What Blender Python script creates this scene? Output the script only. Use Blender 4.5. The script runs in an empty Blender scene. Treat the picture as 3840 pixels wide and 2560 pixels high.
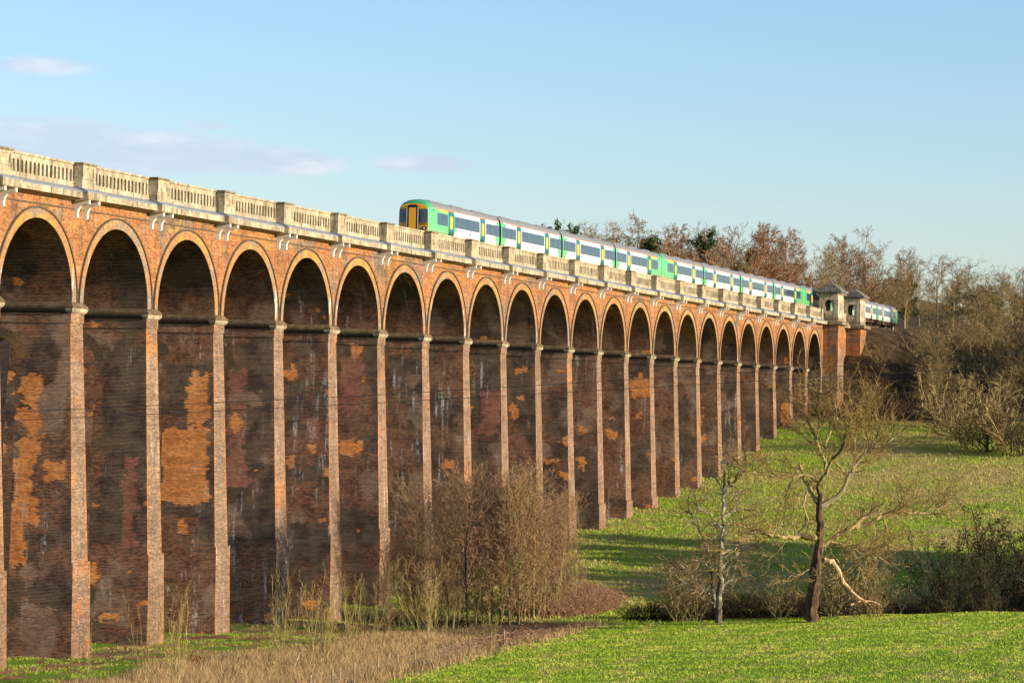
import bpy, math, random
import numpy as np
from math import sin, cos, pi, radians, sqrt, exp
from mathutils import Vector, Matrix
S = bpy.context.scene
COL = bpy.data.collections.new("scene_objects"); S.collection.children.link(COL)

# ------------------------------------------------------------ camera model
CAM = np.array([-144.9237, -73.5824, -13.5121]); YAW, PIT, ROL, FPX = 0.2913, 0.0199, 0.0209, 10771.36
def cam_axes():
    f = np.array([cos(YAW)*cos(PIT), sin(YAW)*cos(PIT), sin(PIT)])
    r = np.array([sin(YAW), -cos(YAW), 0.0]); u = np.cross(r, f)
    return r*cos(ROL)+u*sin(ROL), -r*sin(ROL)+u*cos(ROL), f
RX, UX, FX = cam_axes()
K = 3840/2352.0
def ray(vx, vy):
    return FX*FPX + RX*(vx*K-1920) - UX*(vy*K-1280)
def at(vx, vy, D):                       # point on the sight line at horizontal distance D
    d = ray(vx, vy); return CAM + d*(D/sqrt(d[0]**2+d[1]**2))
def on_plane(vx, vy, ax, val):
    d = ray(vx, vy); return CAM + d*((val-CAM[ax])/d[ax])
cam = bpy.data.cameras.new("camera"); co = bpy.data.objects.new("camera", cam); COL.objects.link(co)
cam.sensor_width = 36; cam.lens = FPX/3840*36; cam.clip_start = 1; cam.clip_end = 6000
M = Matrix(((RX[0], UX[0], -FX[0], CAM[0]), (RX[1], UX[1], -FX[1], CAM[1]), (RX[2], UX[2], -FX[2], CAM[2]), (0, 0, 0, 1)))
co.matrix_world = M; S.camera = co
S.render.resolution_x = 1024; S.render.resolution_y = 682
S.view_settings.view_transform = 'Standard'; S.view_settings.look = 'None'
S.view_settings.exposure = 0.75; S.view_settings.gamma = 1

# ------------------------------------------------------------ node helper
class NT:
    def __init__(s, nt): s.nt = nt; s.n = nt.nodes; s.l = nt.links
    def node(s, t, **kw):
        n = s.n.new(t)
        for k, v in kw.items(): setattr(n, k, v)
        return n
    def put(s, sock, v):
        if v is None: return
        if hasattr(v, 'links') or isinstance(v, bpy.types.NodeSocket): s.l.new(v, sock)
        elif isinstance(v, (tuple, list)) and len(v) == 3 and sock.type == 'RGBA': sock.default_value = (*v, 1)
        else: sock.default_value = v
    def math(s, op, a, b=None, c=None, clamp=False):
        n = s.node('ShaderNodeMath', operation=op, use_clamp=clamp)
        for i, v in enumerate((a, b, c)): s.put(n.inputs[i], v)
        return n.outputs[0]
    def mix(s, f, a, b, blend='MIX'):
        n = s.node('ShaderNodeMix', data_type='RGBA', blend_type=blend)
        s.put(n.inputs[0], f); s.put(n.inputs[6], a); s.put(n.inputs[7], b); return n.outputs[2]
    def sep(s, v):
        n = s.node('ShaderNodeSeparateXYZ'); s.put(n.inputs[0], v); return n.outputs
    def comb(s, x, y, z):
        n = s.node('ShaderNodeCombineXYZ')
        for i, v in enumerate((x, y, z)): s.put(n.inputs[i], v)
        return n.outputs[0]
    def noise(s, vec, scale, detail=2, rough=.5, col=False):
        n = s.node('ShaderNodeTexNoise'); s.put(n.inputs['Vector'], vec)
        n.inputs['Scale'].default_value = scale; n.inputs['Detail'].default_value = detail; n.inputs['Roughness'].default_value = rough
        return n.outputs['Color' if col else 'Fac']
    def white(s, vec):
        n = s.node('ShaderNodeTexWhiteNoise', noise_dimensions='3D'); s.put(n.inputs['Vector'], vec); return n.outputs['Value']
    def ramp(s, f, stops, interp='LINEAR'):
        n = s.node('ShaderNodeValToRGB'); cr = n.color_ramp; cr.interpolation = interp
        while len(cr.elements) < len(stops): cr.elements.new(.5)
        for e, (p, c) in zip(cr.elements, stops): e.position = p; e.color = (*c, 1)
        s.put(n.inputs[0], f); return n.outputs[0]
    def step(s, v, lo, hi):
        n = s.node('ShaderNodeMapRange', interpolation_type='SMOOTHSTEP')
        s.put(n.inputs[0], v); n.inputs[1].default_value = lo; n.inputs[2].default_value = hi
        return n.outputs[0]
def newmat(name, rough=.9, spec=.2):
    m = bpy.data.materials.new(name); m.use_nodes = True; t = NT(m.node_tree)
    b = t.n['Principled BSDF']; b.inputs['Roughness'].default_value = rough; b.inputs['Specular IOR Level'].default_value = spec
    return m, t, b
def flat(name, c, rough=.7, spec=.3, var=.12, scale=3.0, metal=0):
    m, t, b = newmat(name, rough, spec)
    P = t.node('ShaderNodeTexCoord').outputs['Object']
    n = t.noise(P, scale, 3); f = t.math('MULTIPLY_ADD', n, 2*var, 1-var)
    t.put(b.inputs['Base Color'], t.mix(1.0, c, t.comb(f, f, f), 'MULTIPLY')); b.inputs['Metallic'].default_value = metal
    return m

# ------------------------------------------------------------ brick materials
def brick(name, kind, patches=(), pale=.0):
    """kind: side (darker pier walls) or front (lighter weathered faces) ; patches = (y,z,hy,hz,kind) areas of repaired or stained brick"""
    m, t, b = newmat(name, .93, .12)
    P = t.node('ShaderNodeNewGeometry').outputs['Position']; x, y, z = t.sep(P)
    N = t.node('ShaderNodeNewGeometry').outputs['True Normal']; nx, ny, nz = t.sep(N)
    if kind == 'side': u = y
    elif kind == 'front': u = x
    else: u = y
    isx = t.math('GREATER_THAN', t.math('ABSOLUTE', nx), .7)
    if kind == 'mixed': u = t.math('ADD', t.math('MULTIPLY', y, isx), t.math('MULTIPLY', x, t.math('SUBTRACT', 1.0, isx)))
    BW, BH = .235, .085
    row = t.math('FLOOR', t.math('DIVIDE', z, BH))
    par = t.math('MULTIPLY', t.math('MODULO', t.math('ABSOLUTE', row), 2.0), .5)
    uu = t.math('ADD', t.math('DIVIDE', u, BW), par)
    colu = t.math('FLOOR', uu)
    pid = t.math('FLOOR', t.math('DIVIDE', t.math('ADD', x, 4.5), 11.0)) if kind != 'front' else t.math('MULTIPLY', row, 0.0)
    qu = t.math('MULTIPLY', colu, BW); qz = t.math('MULTIPLY', row, BH)
    cell = t.comb(qu, t.math('MULTIPLY', pid, 17.31), qz)
    r1 = t.white(t.comb(colu, row, pid))
    fz = t.math('FRACT', t.math('DIVIDE', z, BH)); fu = t.math('FRACT', uu)
    mort = t.math('MAXIMUM', t.math('LESS_THAN', fz, .22), t.math('MULTIPLY', t.math('LESS_THAN', fu, .09), .6 if kind in ('side', 'barrel') else .25))
    rowv = t.math('MULTIPLY_ADD', t.white(t.comb(row, t.math('FLOOR', t.math('DIVIDE', u, 1.9)), pid)), .30, .85)
    big = t.noise(cell, .22, 3, .55); mid = t.noise(cell, .75, 3, .6)
    smooth = t.comb(u, t.math('MULTIPLY', pid, 9.7), z)
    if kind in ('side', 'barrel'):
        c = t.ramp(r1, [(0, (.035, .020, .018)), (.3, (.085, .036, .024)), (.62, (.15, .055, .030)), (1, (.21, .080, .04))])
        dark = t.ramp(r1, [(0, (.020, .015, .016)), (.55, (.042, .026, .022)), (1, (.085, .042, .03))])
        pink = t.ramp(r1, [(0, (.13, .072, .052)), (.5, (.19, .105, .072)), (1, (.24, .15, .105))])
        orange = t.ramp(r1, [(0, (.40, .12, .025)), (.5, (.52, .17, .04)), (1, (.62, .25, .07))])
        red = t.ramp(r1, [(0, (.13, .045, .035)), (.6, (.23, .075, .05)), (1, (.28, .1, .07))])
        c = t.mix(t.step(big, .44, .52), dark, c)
        c = t.mix(t.step(t.noise(t.comb(qu, t.math('MULTIPLY', pid, 5.1), t.math('MULTIPLY', qz, .8)), .3, 3), .58, .62), c, pink)
        om = t.math('GREATER_THAN', t.noise(t.comb(qu, t.math('MULTIPLY', pid, 33.7), t.math('MULTIPLY', qz, 1.3)), .42, 2), .69)
        c = t.mix(om, c, orange)
        wob = t.math('MULTIPLY', t.math('SUBTRACT', t.noise(cell, 1.1, 2), .5), 1.6)
        wob2 = t.math('MULTIPLY', t.math('SUBTRACT', t.noise(t.comb(t.math('ADD', qu, 31.0), qz, 3.0), 1.3, 2), .5), 1.6)
        for (py, pz, hy, hz, k) in patches:
            s1 = t.math('LESS_THAN', t.math('ABSOLUTE', t.math('ADD', t.math('SUBTRACT', qu, py), wob)), hy)
            s2 = t.math('LESS_THAN', t.math('ABSOLUTE', t.math('ADD', t.math('SUBTRACT', qz, pz), wob2)), hz)
            c = t.mix(t.math('MULTIPLY', s1, s2), c, {'o': orange, 'd': dark, 'p': pink, 'r': red}[k])
        mc = t.mix(t.step(mid, .35, .6), (.12, .085, .055), (.36, .26, .15))
        c = t.mix(t.math('MULTIPLY', mort, .85), c, mc)
    else:
        oc = t.ramp(r1, [(0, (.19, .07, .03)), (.25, (.33, .12, .038)), (.7, (.42, .165, .048)), (1, (.48, .22, .075))])
        gr = t.ramp(r1, [(0, (.11, .078, .06)), (.5, (.19, .13, .095)), (1, (.30, .195, .13))])
        low = t.step(z, -6.0, -10.5)
        gm = t.math('ADD', big, t.math('MULTIPLY', low, .21)) 
        gm = t.math('SUBTRACT', gm, .03)
        c = t.mix(t.step(gm, .50, .60), oc, gr)
        dk = t.ramp(r1, [(0, (.06, .045, .045)), (1, (.20, .12, .09))])
        # black run-off streaks near the piers' lines
        st = t.noise(t.comb(t.math('MULTIPLY', u, 1.7), 0.0, t.math('MULTIPLY', z, .16)), 1.0, 3, .6)
        c = t.mix(t.math('MULTIPLY', t.step(st, .56, .66), .75), c, dk)
        xc = t.math('ABSOLUTE', t.math('SUBTRACT', t.math('MULTIPLY', t.math('FRACT', t.math('DIVIDE', t.math('ADD', x, 4.55), 11.0)), 11.0), 5.5))
        if kind == 'front':
            st2 = t.noise(t.comb(t.math('MULTIPLY', u, 4.5), 5.0, t.math('MULTIPLY', z, .3)), 1.0, 3, .6)
            sm_ = t.math('MULTIPLY', t.math('MULTIPLY', t.step(xc, 1.9, 1.2), t.step(z, -7.0, -4.0)), t.step(st2, .46, .62))
            c = t.mix(t.math('MULTIPLY', sm_, .7), c, dk)
            edge_ = t.math('MULTIPLY', t.math('GREATER_THAN', t.math('ADD', xc, t.math('MULTIPLY', t.noise(cell, 1.5, 2), .5)), .95), t.math('LESS_THAN', z, -9.0))
            c = t.mix(t.math('MULTIPLY', edge_, .45), c, oc)
        foot = t.math('MULTIPLY', t.step(z, -20.0, -27.0), t.step(mid, .42, .56))
        c = t.mix(t.math('MULTIPLY', foot, .65), c, dk)
        mc = t.mix(t.step(mid, .4, .6), (.22, .155, .10), (.44, .32, .19))
        c = t.mix(t.math('MULTIPLY', mort, .7), c, mc)
        if kind == 'front':
            lich = t.math('MULTIPLY', t.step(t.noise(P, .9, 3), .62, .68), t.step(z, -5.0, -3.2))
            c = t.mix(t.math('MULTIPLY', lich, .5), c, (.46, .28, .03))
    # lime bloom, vertical white streaks with their own shape
    sv = t.noise(t.comb(t.math('MULTIPLY', u, 2.3), t.math('MULTIPLY', pid, 3.3), t.math('MULTIPLY', z, .26)), 1.0, 5, .72)
    where = t.noise(t.comb(t.math('MULTIPLY', x, .11), t.math('MULTIPLY', u, .3), t.math('MULTIPLY', z, .12)), 1.0, 2)
    wm = t.math('MULTIPLY', t.step(sv, .53, .72), t.step(where, .50-pale, .62-pale))
    fine = t.step(t.noise(smooth, 5.0, 3), .35, .6)
    wcol = (.60, .57, .52) if kind in ('side', 'barrel') else (.72, .64, .56)
    c = t.mix(t.math('MULTIPLY', t.math('MULTIPLY', wm, fine), .8), c, wcol)
    dirt = t.noise(P, .35, 4, .6); f = t.math('MULTIPLY', t.math('MULTIPLY_ADD', dirt, .9, .55), rowv)
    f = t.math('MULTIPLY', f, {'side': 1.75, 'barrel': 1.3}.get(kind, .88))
    c = t.mix(1.0, c, t.comb(f, f, f), 'MULTIPLY')
    t.put(b.inputs['Base Color'], c)
    bp = t.node('ShaderNodeBump'); bp.inputs['Strength'].default_value = .5; bp.inputs['Distance'].default_value = .02
    h = t.math('ADD', t.math('SUBTRACT', 1.0, mort), t.math('MULTIPLY', r1, .5)); t.put(bp.inputs['Height'], h)
    t.l.new(bp.outputs[0], b.inputs['Normal'])
    return m
def stone(name, c1, c2, c3, sc=1.0):
    m, t, b = newmat(name, .9, .15)
    P = t.node('ShaderNodeNewGeometry').outputs['Position']; x, y, z = t.sep(P)
    n1 = t.noise(P, 1.1*sc, 5, .65); n2 = t.noise(P, 4.5*sc, 4, .7)
    c = t.mix(t.step(n1, .40, .62), c1, c2)
    c = t.mix(t.math('MULTIPLY', t.step(n2, .50, .66), .75), c, c3)
    blk = t.white(t.comb(t.math('FLOOR', t.math('DIVIDE', x, 1.3)), t.math('FLOOR', t.math('DIVIDE', z, .55)), 1.0))
    f = t.math('MULTIPLY_ADD', blk, .35, .82); c = t.mix(1.0, c, t.comb(f, f, f), 'MULTIPLY')
    st = t.noise(t.comb(t.math('MULTIPLY', x, 3.5), t.math('MULTIPLY', y, 3.5), t.math('MULTIPLY', z, .6)), 1.0, 4, .6)
    c = t.mix(t.math('MULTIPLY', t.step(st, .50, .66), .7), c, (.09, .075, .05))
    t.put(b.inputs['Base Color'], c)
    bp = t.node('ShaderNodeBump'); bp.inputs['Strength'].default_value = .4; bp.inputs['Distance'].default_value = .03
    t.put(bp.inputs['Height'], n2); t.l.new(bp.outputs[0], b.inputs['Normal'])
    return m
M_FRONT = brick('brick_front', 'front'); M_FRONTP = brick('brick_pilaster', 'front', pale=.07)
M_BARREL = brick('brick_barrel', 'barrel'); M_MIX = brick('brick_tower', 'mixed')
M_STONE = stone('limestone', (.33, .27, .175), (.48, .405, .28), (.14, .115, .075))
M_STONED = stone('stained_stone', (.19, .15, .09), (.30, .235, .135), (.085, .07, .045))
M_PALE = stone('pale_stone', (.42, .35, .24), (.52, .44, .32), (.24, .19, .12))
M_ROOF = stone('roof_slabs', (.13, .115, .09), (.2, .175, .14), (.05, .045, .04))
M_LEAD = flat('lead_flashing', (.20, .23, .28), .45, .5, .3, 2)
M_WHITE = flat('white_paint', (.74, .70, .64), .6, .3, .12, 2)
def ring_mat():
    m, t, b = newmat('brick_arch_ring', .93, .12)
    P = t.node('ShaderNodeNewGeometry').outputs['Position']; x, y, z = t.sep(P)
    ax = t.math('SUBTRACT', t.math('MULTIPLY', t.math('FRACT', t.math('DIVIDE', t.math('SUBTRACT', x, .95), 11.0)), 11.0), 5.5)
    dz = t.math('ADD', z, 8.33); an = t.math('MULTIPLY', t.math('ARCTAN2', dz, ax), 62.0)
    rr = t.math('DIVIDE', t.math('SQRT', t.math('ADD', t.math('MULTIPLY', ax, ax), t.math('MULTIPLY', dz, dz))), .118)
    r1 = t.white(t.comb(t.math('FLOOR', an), t.math('FLOOR', rr), t.math('FLOOR', t.math('DIVIDE', x, 11.0))))
    mort = t.math('MAXIMUM', t.math('LESS_THAN', t.math('FRACT', an), .22), t.math('LESS_THAN', t.math('FRACT', rr), .12))
    c = t.ramp(r1, [(0, (.17, .085, .04)), (.4, (.29, .135, .055)), (1, (.42, .20, .07))])
    n = t.noise(P, .55, 3)
    c = t.mix(t.step(n, .42, .6), c, t.ramp(r1, [(0, (.13, .10, .085)), (1, (.30, .21, .15))]))
    c = t.mix(t.math('MULTIPLY', mort, .5), c, (.38, .28, .16))
    li = t.math('MULTIPLY', t.step(t.noise(P, 1.1, 4), .48, .6), t.step(z, -6.0, -3.6))
    c = t.mix(t.math('MULTIPLY', li, .6), c, (.46, .27, .03))
    wv = t.math('MULTIPLY', t.step(t.noise(t.comb(x, y, t.math('MULTIPLY', z, .4)), 2.2, 4), .58, .7), t.step(z, -4.5, -7.0))
    c = t.mix(t.math('MULTIPLY', wv, .6), c, (.66, .60, .52))
    t.put(b.inputs['Base Color'], c); return m
M_RING = ring_mat()
M_HOOD = flat('dark_brick_hood', (.10, .08, .055), .95, .1, .45, 2.5)

# ------------------------------------------------------------ mesh builder
class MB:
    def __init__(s): s.v = []; s.f = []; s.m = []; s.mats = []; s.sm = False
    def mi(s, mat):
        if mat not in s.mats: s.mats.append(mat)
        return s.mats.index(mat)
    def add(s, vs, fs, mat):
        o = len(s.v); s.v += [tuple(p) for p in vs]; k = s.mi(mat)
        for f in fs: s.f.append(tuple(i+o for i in f)); s.m.append(k)
    def box(s, x0, x1, y0, y1, z0, z1, mat, no=()):
        vs = [(x0,y0,z0),(x1,y0,z0),(x1,y1,z0),(x0,y1,z0),(x0,y0,z1),(x1,y0,z1),(x1,y1,z1),(x0,y1,z1)]
        fs = {'b':(3,2,1,0),'t':(4,5,6,7),'f':(0,1,5,4),'r':(1,2,6,5),'k':(2,3,7,6),'l':(3,0,4,7)}
        s.add(vs, [f for k, f in fs.items() if k not in no], mat)
    def prism_x(s, prof, x0, x1, mat, caps=True, mats=None):   # profile list of (y,z), counter-clockwise seen from -x looking +x is not required
        n = len(prof); vs = [(x0, *p) for p in prof]+[(x1, *p) for p in prof]
        for i in range(n):
            j = (i+1) % n; s.add([vs[i], vs[j], vs[n+j], vs[n+i]], [(0,1,2,3)], mats[i] if mats else mat)
        if caps: s.add(vs[:n], [tuple(range(n))], mat); s.add(vs[n:], [tuple(range(n))][::-1], mat)
    def prism_z(s, prof, z0, z1, mat):
        n = len(prof); vs = [(*p, z0) for p in prof]+[(*p, z1) for p in prof]
        s.add(vs, [(i, (i+1) % n, n+(i+1) % n, n+i) for i in range(n)]+[tuple(range(n))[::-1], tuple(range(n, 2*n))], mat)
    def loft(s, rings, mat, cap=True):                 # rings: lists of equal length, closed
        n = len(rings[0]); vs = [p for r in rings for p in r]; fs = []
        for a in range(len(rings)-1):
            for i in range(n): fs.append((a*n+i, a*n+(i+1) % n, (a+1)*n+(i+1) % n, (a+1)*n+i))
        if cap: fs += [tuple(range(n))[::-1], tuple(range((len(rings)-1)*n, len(rings)*n))]
        s.add(vs, fs, mat)
    def rect_loft(s, cx, cy, levels, mat):            # levels (hx, hy, z)
        s.loft([[(cx-a, cy-b, z), (cx+a, cy-b, z), (cx+a, cy+b, z), (cx-a, cy+b, z)] for a, b, z in levels], mat)
    def tube(s, pts, rads, mat, n=6, cap=True):
        rings = []; pts = [Vector(p) for p in pts]
        for i, p in enumerate(pts):
            d = (pts[min(i+1, len(pts)-1)]-pts[max(i-1, 0)]).normalized()
            a = d.cross(Vector((0, 0, 1)));  a = a.normalized() if a.length > 1e-3 else Vector((1, 0, 0)); b = d.cross(a)
            r = rads[i] if hasattr(rads, '__len__') else rads
            rings.append([tuple(p+(a*cos(2*pi*k/n)+b*sin(2*pi*k/n))*r) for k in range(n)])
        s.loft(rings, mat, cap)
    def build(s, name, parent=None, smooth=False, fix=True):
        me = bpy.data.meshes.new(name); me.from_pydata(s.v, [], s.f)
        for mt in s.mats: me.materials.append(mt)
        me.polygons.foreach_set('material_index', s.m)
        if smooth: me.polygons.foreach_set('use_smooth', [True]*len(s.f))
        me.update()
        if fix:
            import bmesh
            bm = bmesh.new(); bm.from_mesh(me); bmesh.ops.remove_doubles(bm, verts=bm.verts, dist=1e-4)
            bmesh.ops.recalc_face_normals(bm, faces=bm.faces); bm.to_mesh(me); bm.free()
        o = bpy.data.objects.new(name, me); COL.objects.link(o)
        if parent: o.parent = parent
        return o
def tag(o, label=None, cat=None, group=None, kind=None):
    if label: o['label'] = label
    if cat: o['category'] = cat
    if group: o['group'] = group
    if kind: o['kind'] = kind
    return o
def empty(name, loc=(0, 0, 0), rz=0, parent=None):
    o = bpy.data.objects.new(name, None); o.location = loc; o.rotation_euler.z = rz; o.empty_display_size = .5
    COL.objects.link(o)
    if parent: o.parent = parent
    return o
KIDS = {}
def kids(o): return [c for c in COL.objects if c.parent == o] if o.name not in KIDS else KIDS[o.name]
def copy_tree(o, parent=None, ch=None):
    c = o.copy(); COL.objects.link(c); c.parent = parent
    if parent is not None: c.matrix_parent_inverse = o.matrix_parent_inverse.copy()
    KK = kids(o); KIDS[o.name] = KK; KIDS[c.name] = [copy_tree(k, c) for k in KK]
    return c
ORD = ['first','second','third','fourth','fifth','sixth','seventh','eighth','ninth','tenth','eleventh','twelfth','thirteenth','fourteenth','fifteenth','sixteenth','seventeenth','eighteenth','nineteenth','twentieth','twenty-first','twenty-second','twenty-third','twenty-fourth','twenty-fifth','twenty-sixth','twenty-seventh','twenty-eighth','twenty-ninth','thirtieth','thirty-first','thirty-second','thirty-third','thirty-fourth','thirty-fifth','thirty-sixth','thirty-seventh','thirty-eighth','thirty-ninth','fortieth']
ORD += ['forty-'+q for q in ORD[:9]]+['fiftieth']+['fifty-'+q for q in ORD[:9]]

# ------------------------------------------------------------ terrain
def sm(a, b, x):
    t = min(1, max(0, (x-a)/(b-a))); return t*t*(3-2*t)
PX = [-600,-200,0,60,75,90,110,121,132,143,154,165,176,187,198,209,220,231,242,260,280,300,340,380,450,600,900,3000]
PZ = [-29.5,-29.5,-29.3,-29.8,-29.9,-29.4,-27.7,-26.9,-26.35,-25.7,-24.9,-24.1,-23.3,-22.3,-20.95,-19.5,-18.1,-16.7,-15.4,-13.3,-11,-8.8,-5,-2,3,8,12,12]
from bisect import bisect
def prof(x):
    i = max(1, min(len(PX)-1, bisect(PX, x))); a = (x-PX[i-1])/(PX[i]-PX[i-1]); return PZ[i-1]+(PZ[i]-PZ[i-1])*a
def ditch_x(y): return 52+2.0*sin(y*.11)+ (y+23)*.10
def rnoise(x, y):
    return sin(x*.31+1.3)*cos(y*.27+.4)+.6*sin(x*.83+y*.71)+.4*cos(x*1.7-y*1.3)
def ground(x, y):
    z = prof(x)
    # valley side to the north of the line
    z += 9*sm(12, 60, y)*sm(200, 360, x)
    # embankment and track formation beyond the viaduct
    if x > 240:
        d = sqrt(max(0, 283-x)**2+max(0, .2-y, y-10.4)**2*1.0)
        e = -1.25-.50*d
        if -60 < y < 60: z = max(z, e)
        if x > 284 and .2 <= y <= 10.4: z = -1.25
        elif x > 300 and z > -1.25: z = -1.25+(z+1.25)*sm(0, 8, max(.2-y, y-10.4))
    # green field on the camera side
    xd = ditch_x(y)
    w = sm(-20.8, -23.4, y)*sm(xd-1, xd-7, x)
    if w > 0:
        zf = -28.7+.098*(-23.4-y) + .08*max(0, -40-x) - .0006*max(0, x)*max(0, -23.4-y)*1.0
        zf = min(zf, -15.5+.02*(-y-70)) if zf > -15.5 else zf
        z = z*(1-w)+zf*w
    dd = (x-xd-2)/3.2
    if y < 40: z -= 1.5*exp(-dd*dd)
    z += .05*rnoise(x, y)*(1 if x < 150 else 2.0)
    return z
def ease(lo, hi, n, c, p):     # denser lines near c
    return None
gx = sorted(set([-2600,-1500,-900,-500,-300]+[-200+6*i for i in range(10)]+[-140+2.0*i for i in range(150)]+[160+3*i for i in range(90)]+[430+10*i for i in range(20)]+[640,700,800,950,1200,1600,2300,3000]))
gy = sorted(set([-3000,-1800,-1000,-600,-400,-300,-240,-200,-170]+[-150+3*i for i in range(24)]+[-78+1.2*i for i in range(85)]+[24+4*i for i in range(50)]+[230,260,320,400,600,1000,1800,3000]))
gy = sorted(set(gy+[-24.8,-24.0,-23.4,-22.8,.2,10.4,.15,10.45]))
vs = [(x, y, ground(x, y)) for y in gy for x in gx]
nx_ = len(gx); fs = [(j*nx_+i, j*nx_+i+1, (j+1)*nx_+i+1, (j+1)*nx_+i) for j in range(len(gy)-1) for i in range(nx_-1)]
def ground_mat():
    m, t, b = newmat('turf_ground', .95, .1)
    P = t.node('ShaderNodeNewGeometry').outputs['Position']; x, y, z = t.sep(P)
    n1 = t.noise(P, .07, 4, .6); n2 = t.noise(P, .6, 5, .65); n3 = t.noise(t.comb(x, t.math('MULTIPLY', y, 2.2), z), 2.4, 4, .7)
    gsoft = t.math('ADD', t.math('MULTIPLY', n2, .5), t.math('MULTIPLY', n3, .5))
    green = t.mix(t.step(gsoft, .38, .62), (.15, .26, .012), (.30, .42, .03))
    straw = t.mix(n3, (.32, .25, .07), (.50, .38, .13))
    sf = t.math('ADD', t.math('MULTIPLY', n1, .55), t.math('MULTIPLY', n3, .45))
    meadow = t.mix(t.step(sf, .45, .55), green, straw)
    meadow = t.mix(t.math('MULTIPLY', t.step(t.noise(P, .18, 4, .65), .52, .64), .75), meadow, (.38, .25, .09))
    # camera side field: lush with short pale stubble coming through
    an = t.noise(t.comb(t.math('MULTIPLY', x, .10), t.math('MULTIPLY', y, .42), 0.0), 1.0, 5, .6)
    field = t.mix(t.step(an, .46, .62), green, t.mix(.5, (.34, .32, .06), straw))
    bare = t.step(t.noise(t.comb(t.math('MULTIPLY', x, .22), t.math('MULTIPLY', y, .6), 7.0), 1.0, 4, .6), .66, .72)
    field = t.mix(bare, field, (.17, .10, .05))
    fw = t.math('MULTIPLY', t.step(y, -21.3, -22.2), t.step(x, 54.0, 47.0))
    c = t.mix(fw, meadow, field)
    # rough strip under the viaduct: leaf litter and grass
    lit = t.mix(t.step(n2, .40, .60), (.19, .095, .045), (.30, .18, .09))
    gl = t.mix(t.step(t.noise(P, .35, 3), .47, .55), lit, (.14, .22, .02))
    lw = t.math('MULTIPLY', t.step(y, -22.2, -21.3), t.step(x, 66.0, 52.0))
    c = t.mix(lw, c, gl)
    # bare ballast and woodland floor on the hill, coloured darker to carry the bank's shade
    wood = t.mix(t.step(n2, .4, .6), (.035, .025, .012), (.085, .052, .025))
    hill = t.math('MAXIMUM', t.math('MULTIPLY', t.step(x, 236.0, 246.0), t.step(y, -31.0, -27.0)), t.step(x, 262.0, 268.0))
    hill = t.math('MAXIMUM', hill, t.math('MULTIPLY', t.step(y, 24.0, 36.0), t.step(x, 150.0, 190.0)))
    c = t.mix(hill, c, wood)
    dch = t.step(t.math('ABSOLUTE', t.math('SUBTRACT', t.math('SUBTRACT', x, 54.0), t.math('MULTIPLY', t.math('ADD', y, 23.0), .1))), 5.5, 3.0)
    c = t.mix(t.math('MULTIPLY', dch, t.step(z, -27.2, -28.4)), c, (.08, .055, .03))
    t.put(b.inputs['Base Color'], c)
    bp = t.node('ShaderNodeBump'); bp.inputs['Strength'].default_value = .9; bp.inputs['Distance'].default_value = .35
    t.put(bp.inputs['Height'], gsoft); t.l.new(bp.outputs[0], b.inputs['Normal'])
    return m
g = MB(); g.add(vs, fs, ground_mat()); go = g.build('ground', smooth=True, fix=False); tag(go, kind='structure')

# ------------------------------------------------------------ viaduct
YF, YB, YC = .63, 10.01, 5.32
ZS, RI, RO = -8.33, 4.73, 5.30
VIA = empty('railway_viaduct', (0, 0, 0)); tag(VIA, 'long brick railway viaduct of tall round arches with a stone balustrade, carrying the train', 'viaduct')
def mirr(pr): return pr+[(2*YC-y, z) for y, z in reversed(pr)]
def pier_mesh(side):
    b = MB()
    cy, r, z1, z2 = YC, 1.22, -11.7, -26.2
    def block(zt, zb, yt, yb, ht, hb, up):
        # upper block has an arched notch open at its foot, lower block an inverted one open at its head
        outer = [(yt, zt), (yb, zb)]
        if up:
            notch = [(cy-r, zb)]+[(cy-r*cos(a), z1+r*sin(a)) for a in [pi*i/16 for i in range(17)]]+[(cy+r, zb)]
            poly = outer+notch+[(2*YC-yb, zb), (2*YC-yt, zt)]
        else:
            notch = [(cy+r, zt)]+[(cy+r*cos(a), z2-r*sin(a)) for a in [pi*i/16 for i in range(17)]]+[(cy-r, zt)]
            poly = [(yt, zt), (yb, zb), (2*YC-yb, zb), (2*YC-yt, zt)]+notch
        hw = lambda z: ht+(hb-ht)*(zt-z)/(zt-zb)
        n = len(poly); L = [(-hw(z), y, z) for y, z in poly]; R_ = [(hw(z), y, z) for y, z in poly]
        from mathutils.geometry import tessellate_polygon
        tr = tessellate_polygon([[Vector((0, y, z)) for y, z in poly]])
        b.add(L, tr, side); b.add(R_, tr, side)
        for i in range(n):
            j = (i+1) % n; (y0, za), (y1, zb_) = poly[i], poly[j]
            front = (y0 == y1 or True) and (max(y0, y1) < 1.0 or min(y0, y1) > 9.6)
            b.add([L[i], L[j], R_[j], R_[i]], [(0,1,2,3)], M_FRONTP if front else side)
    block(-9.55, -23.78, YF, .06, .85, 1.12, True)
    block(-23.78, -33.0, -.06, -.20, 1.21, 1.36, False)
    # neck band
    b.rect_loft(0, YC, [(.90, YC-YF+.05, -9.55), (.90, YC-YF+.05, -8.98)], side)
    b.add([(-.905, YF-.055, -9.55), (.905, YF-.055, -9.55), (.905, YF-.055, -8.99), (-.905, YF-.055, -8.99)], [(0,1,2,3)], M_FRONTP)
    # rings of headers round the void
    for s_ in (-1, 1):
        for zc, sg in ((z1, 1), (z2, -1)):
            for i in range(16):
                a0, a1 = pi*i/16, pi*(i+1)/16
                def P_(a, rr):
                    z = zc+sg*rr*sin(a); top = z > -23.78
                    hw = (.85+.27*(-9.55-z)/14.23 if top else 1.21+.15*(-23.78-z)/9.22)+.012
                    return (s_*hw, cy-rr*cos(a), z)
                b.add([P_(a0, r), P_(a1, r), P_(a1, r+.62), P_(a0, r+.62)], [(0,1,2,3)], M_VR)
    return b
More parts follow.
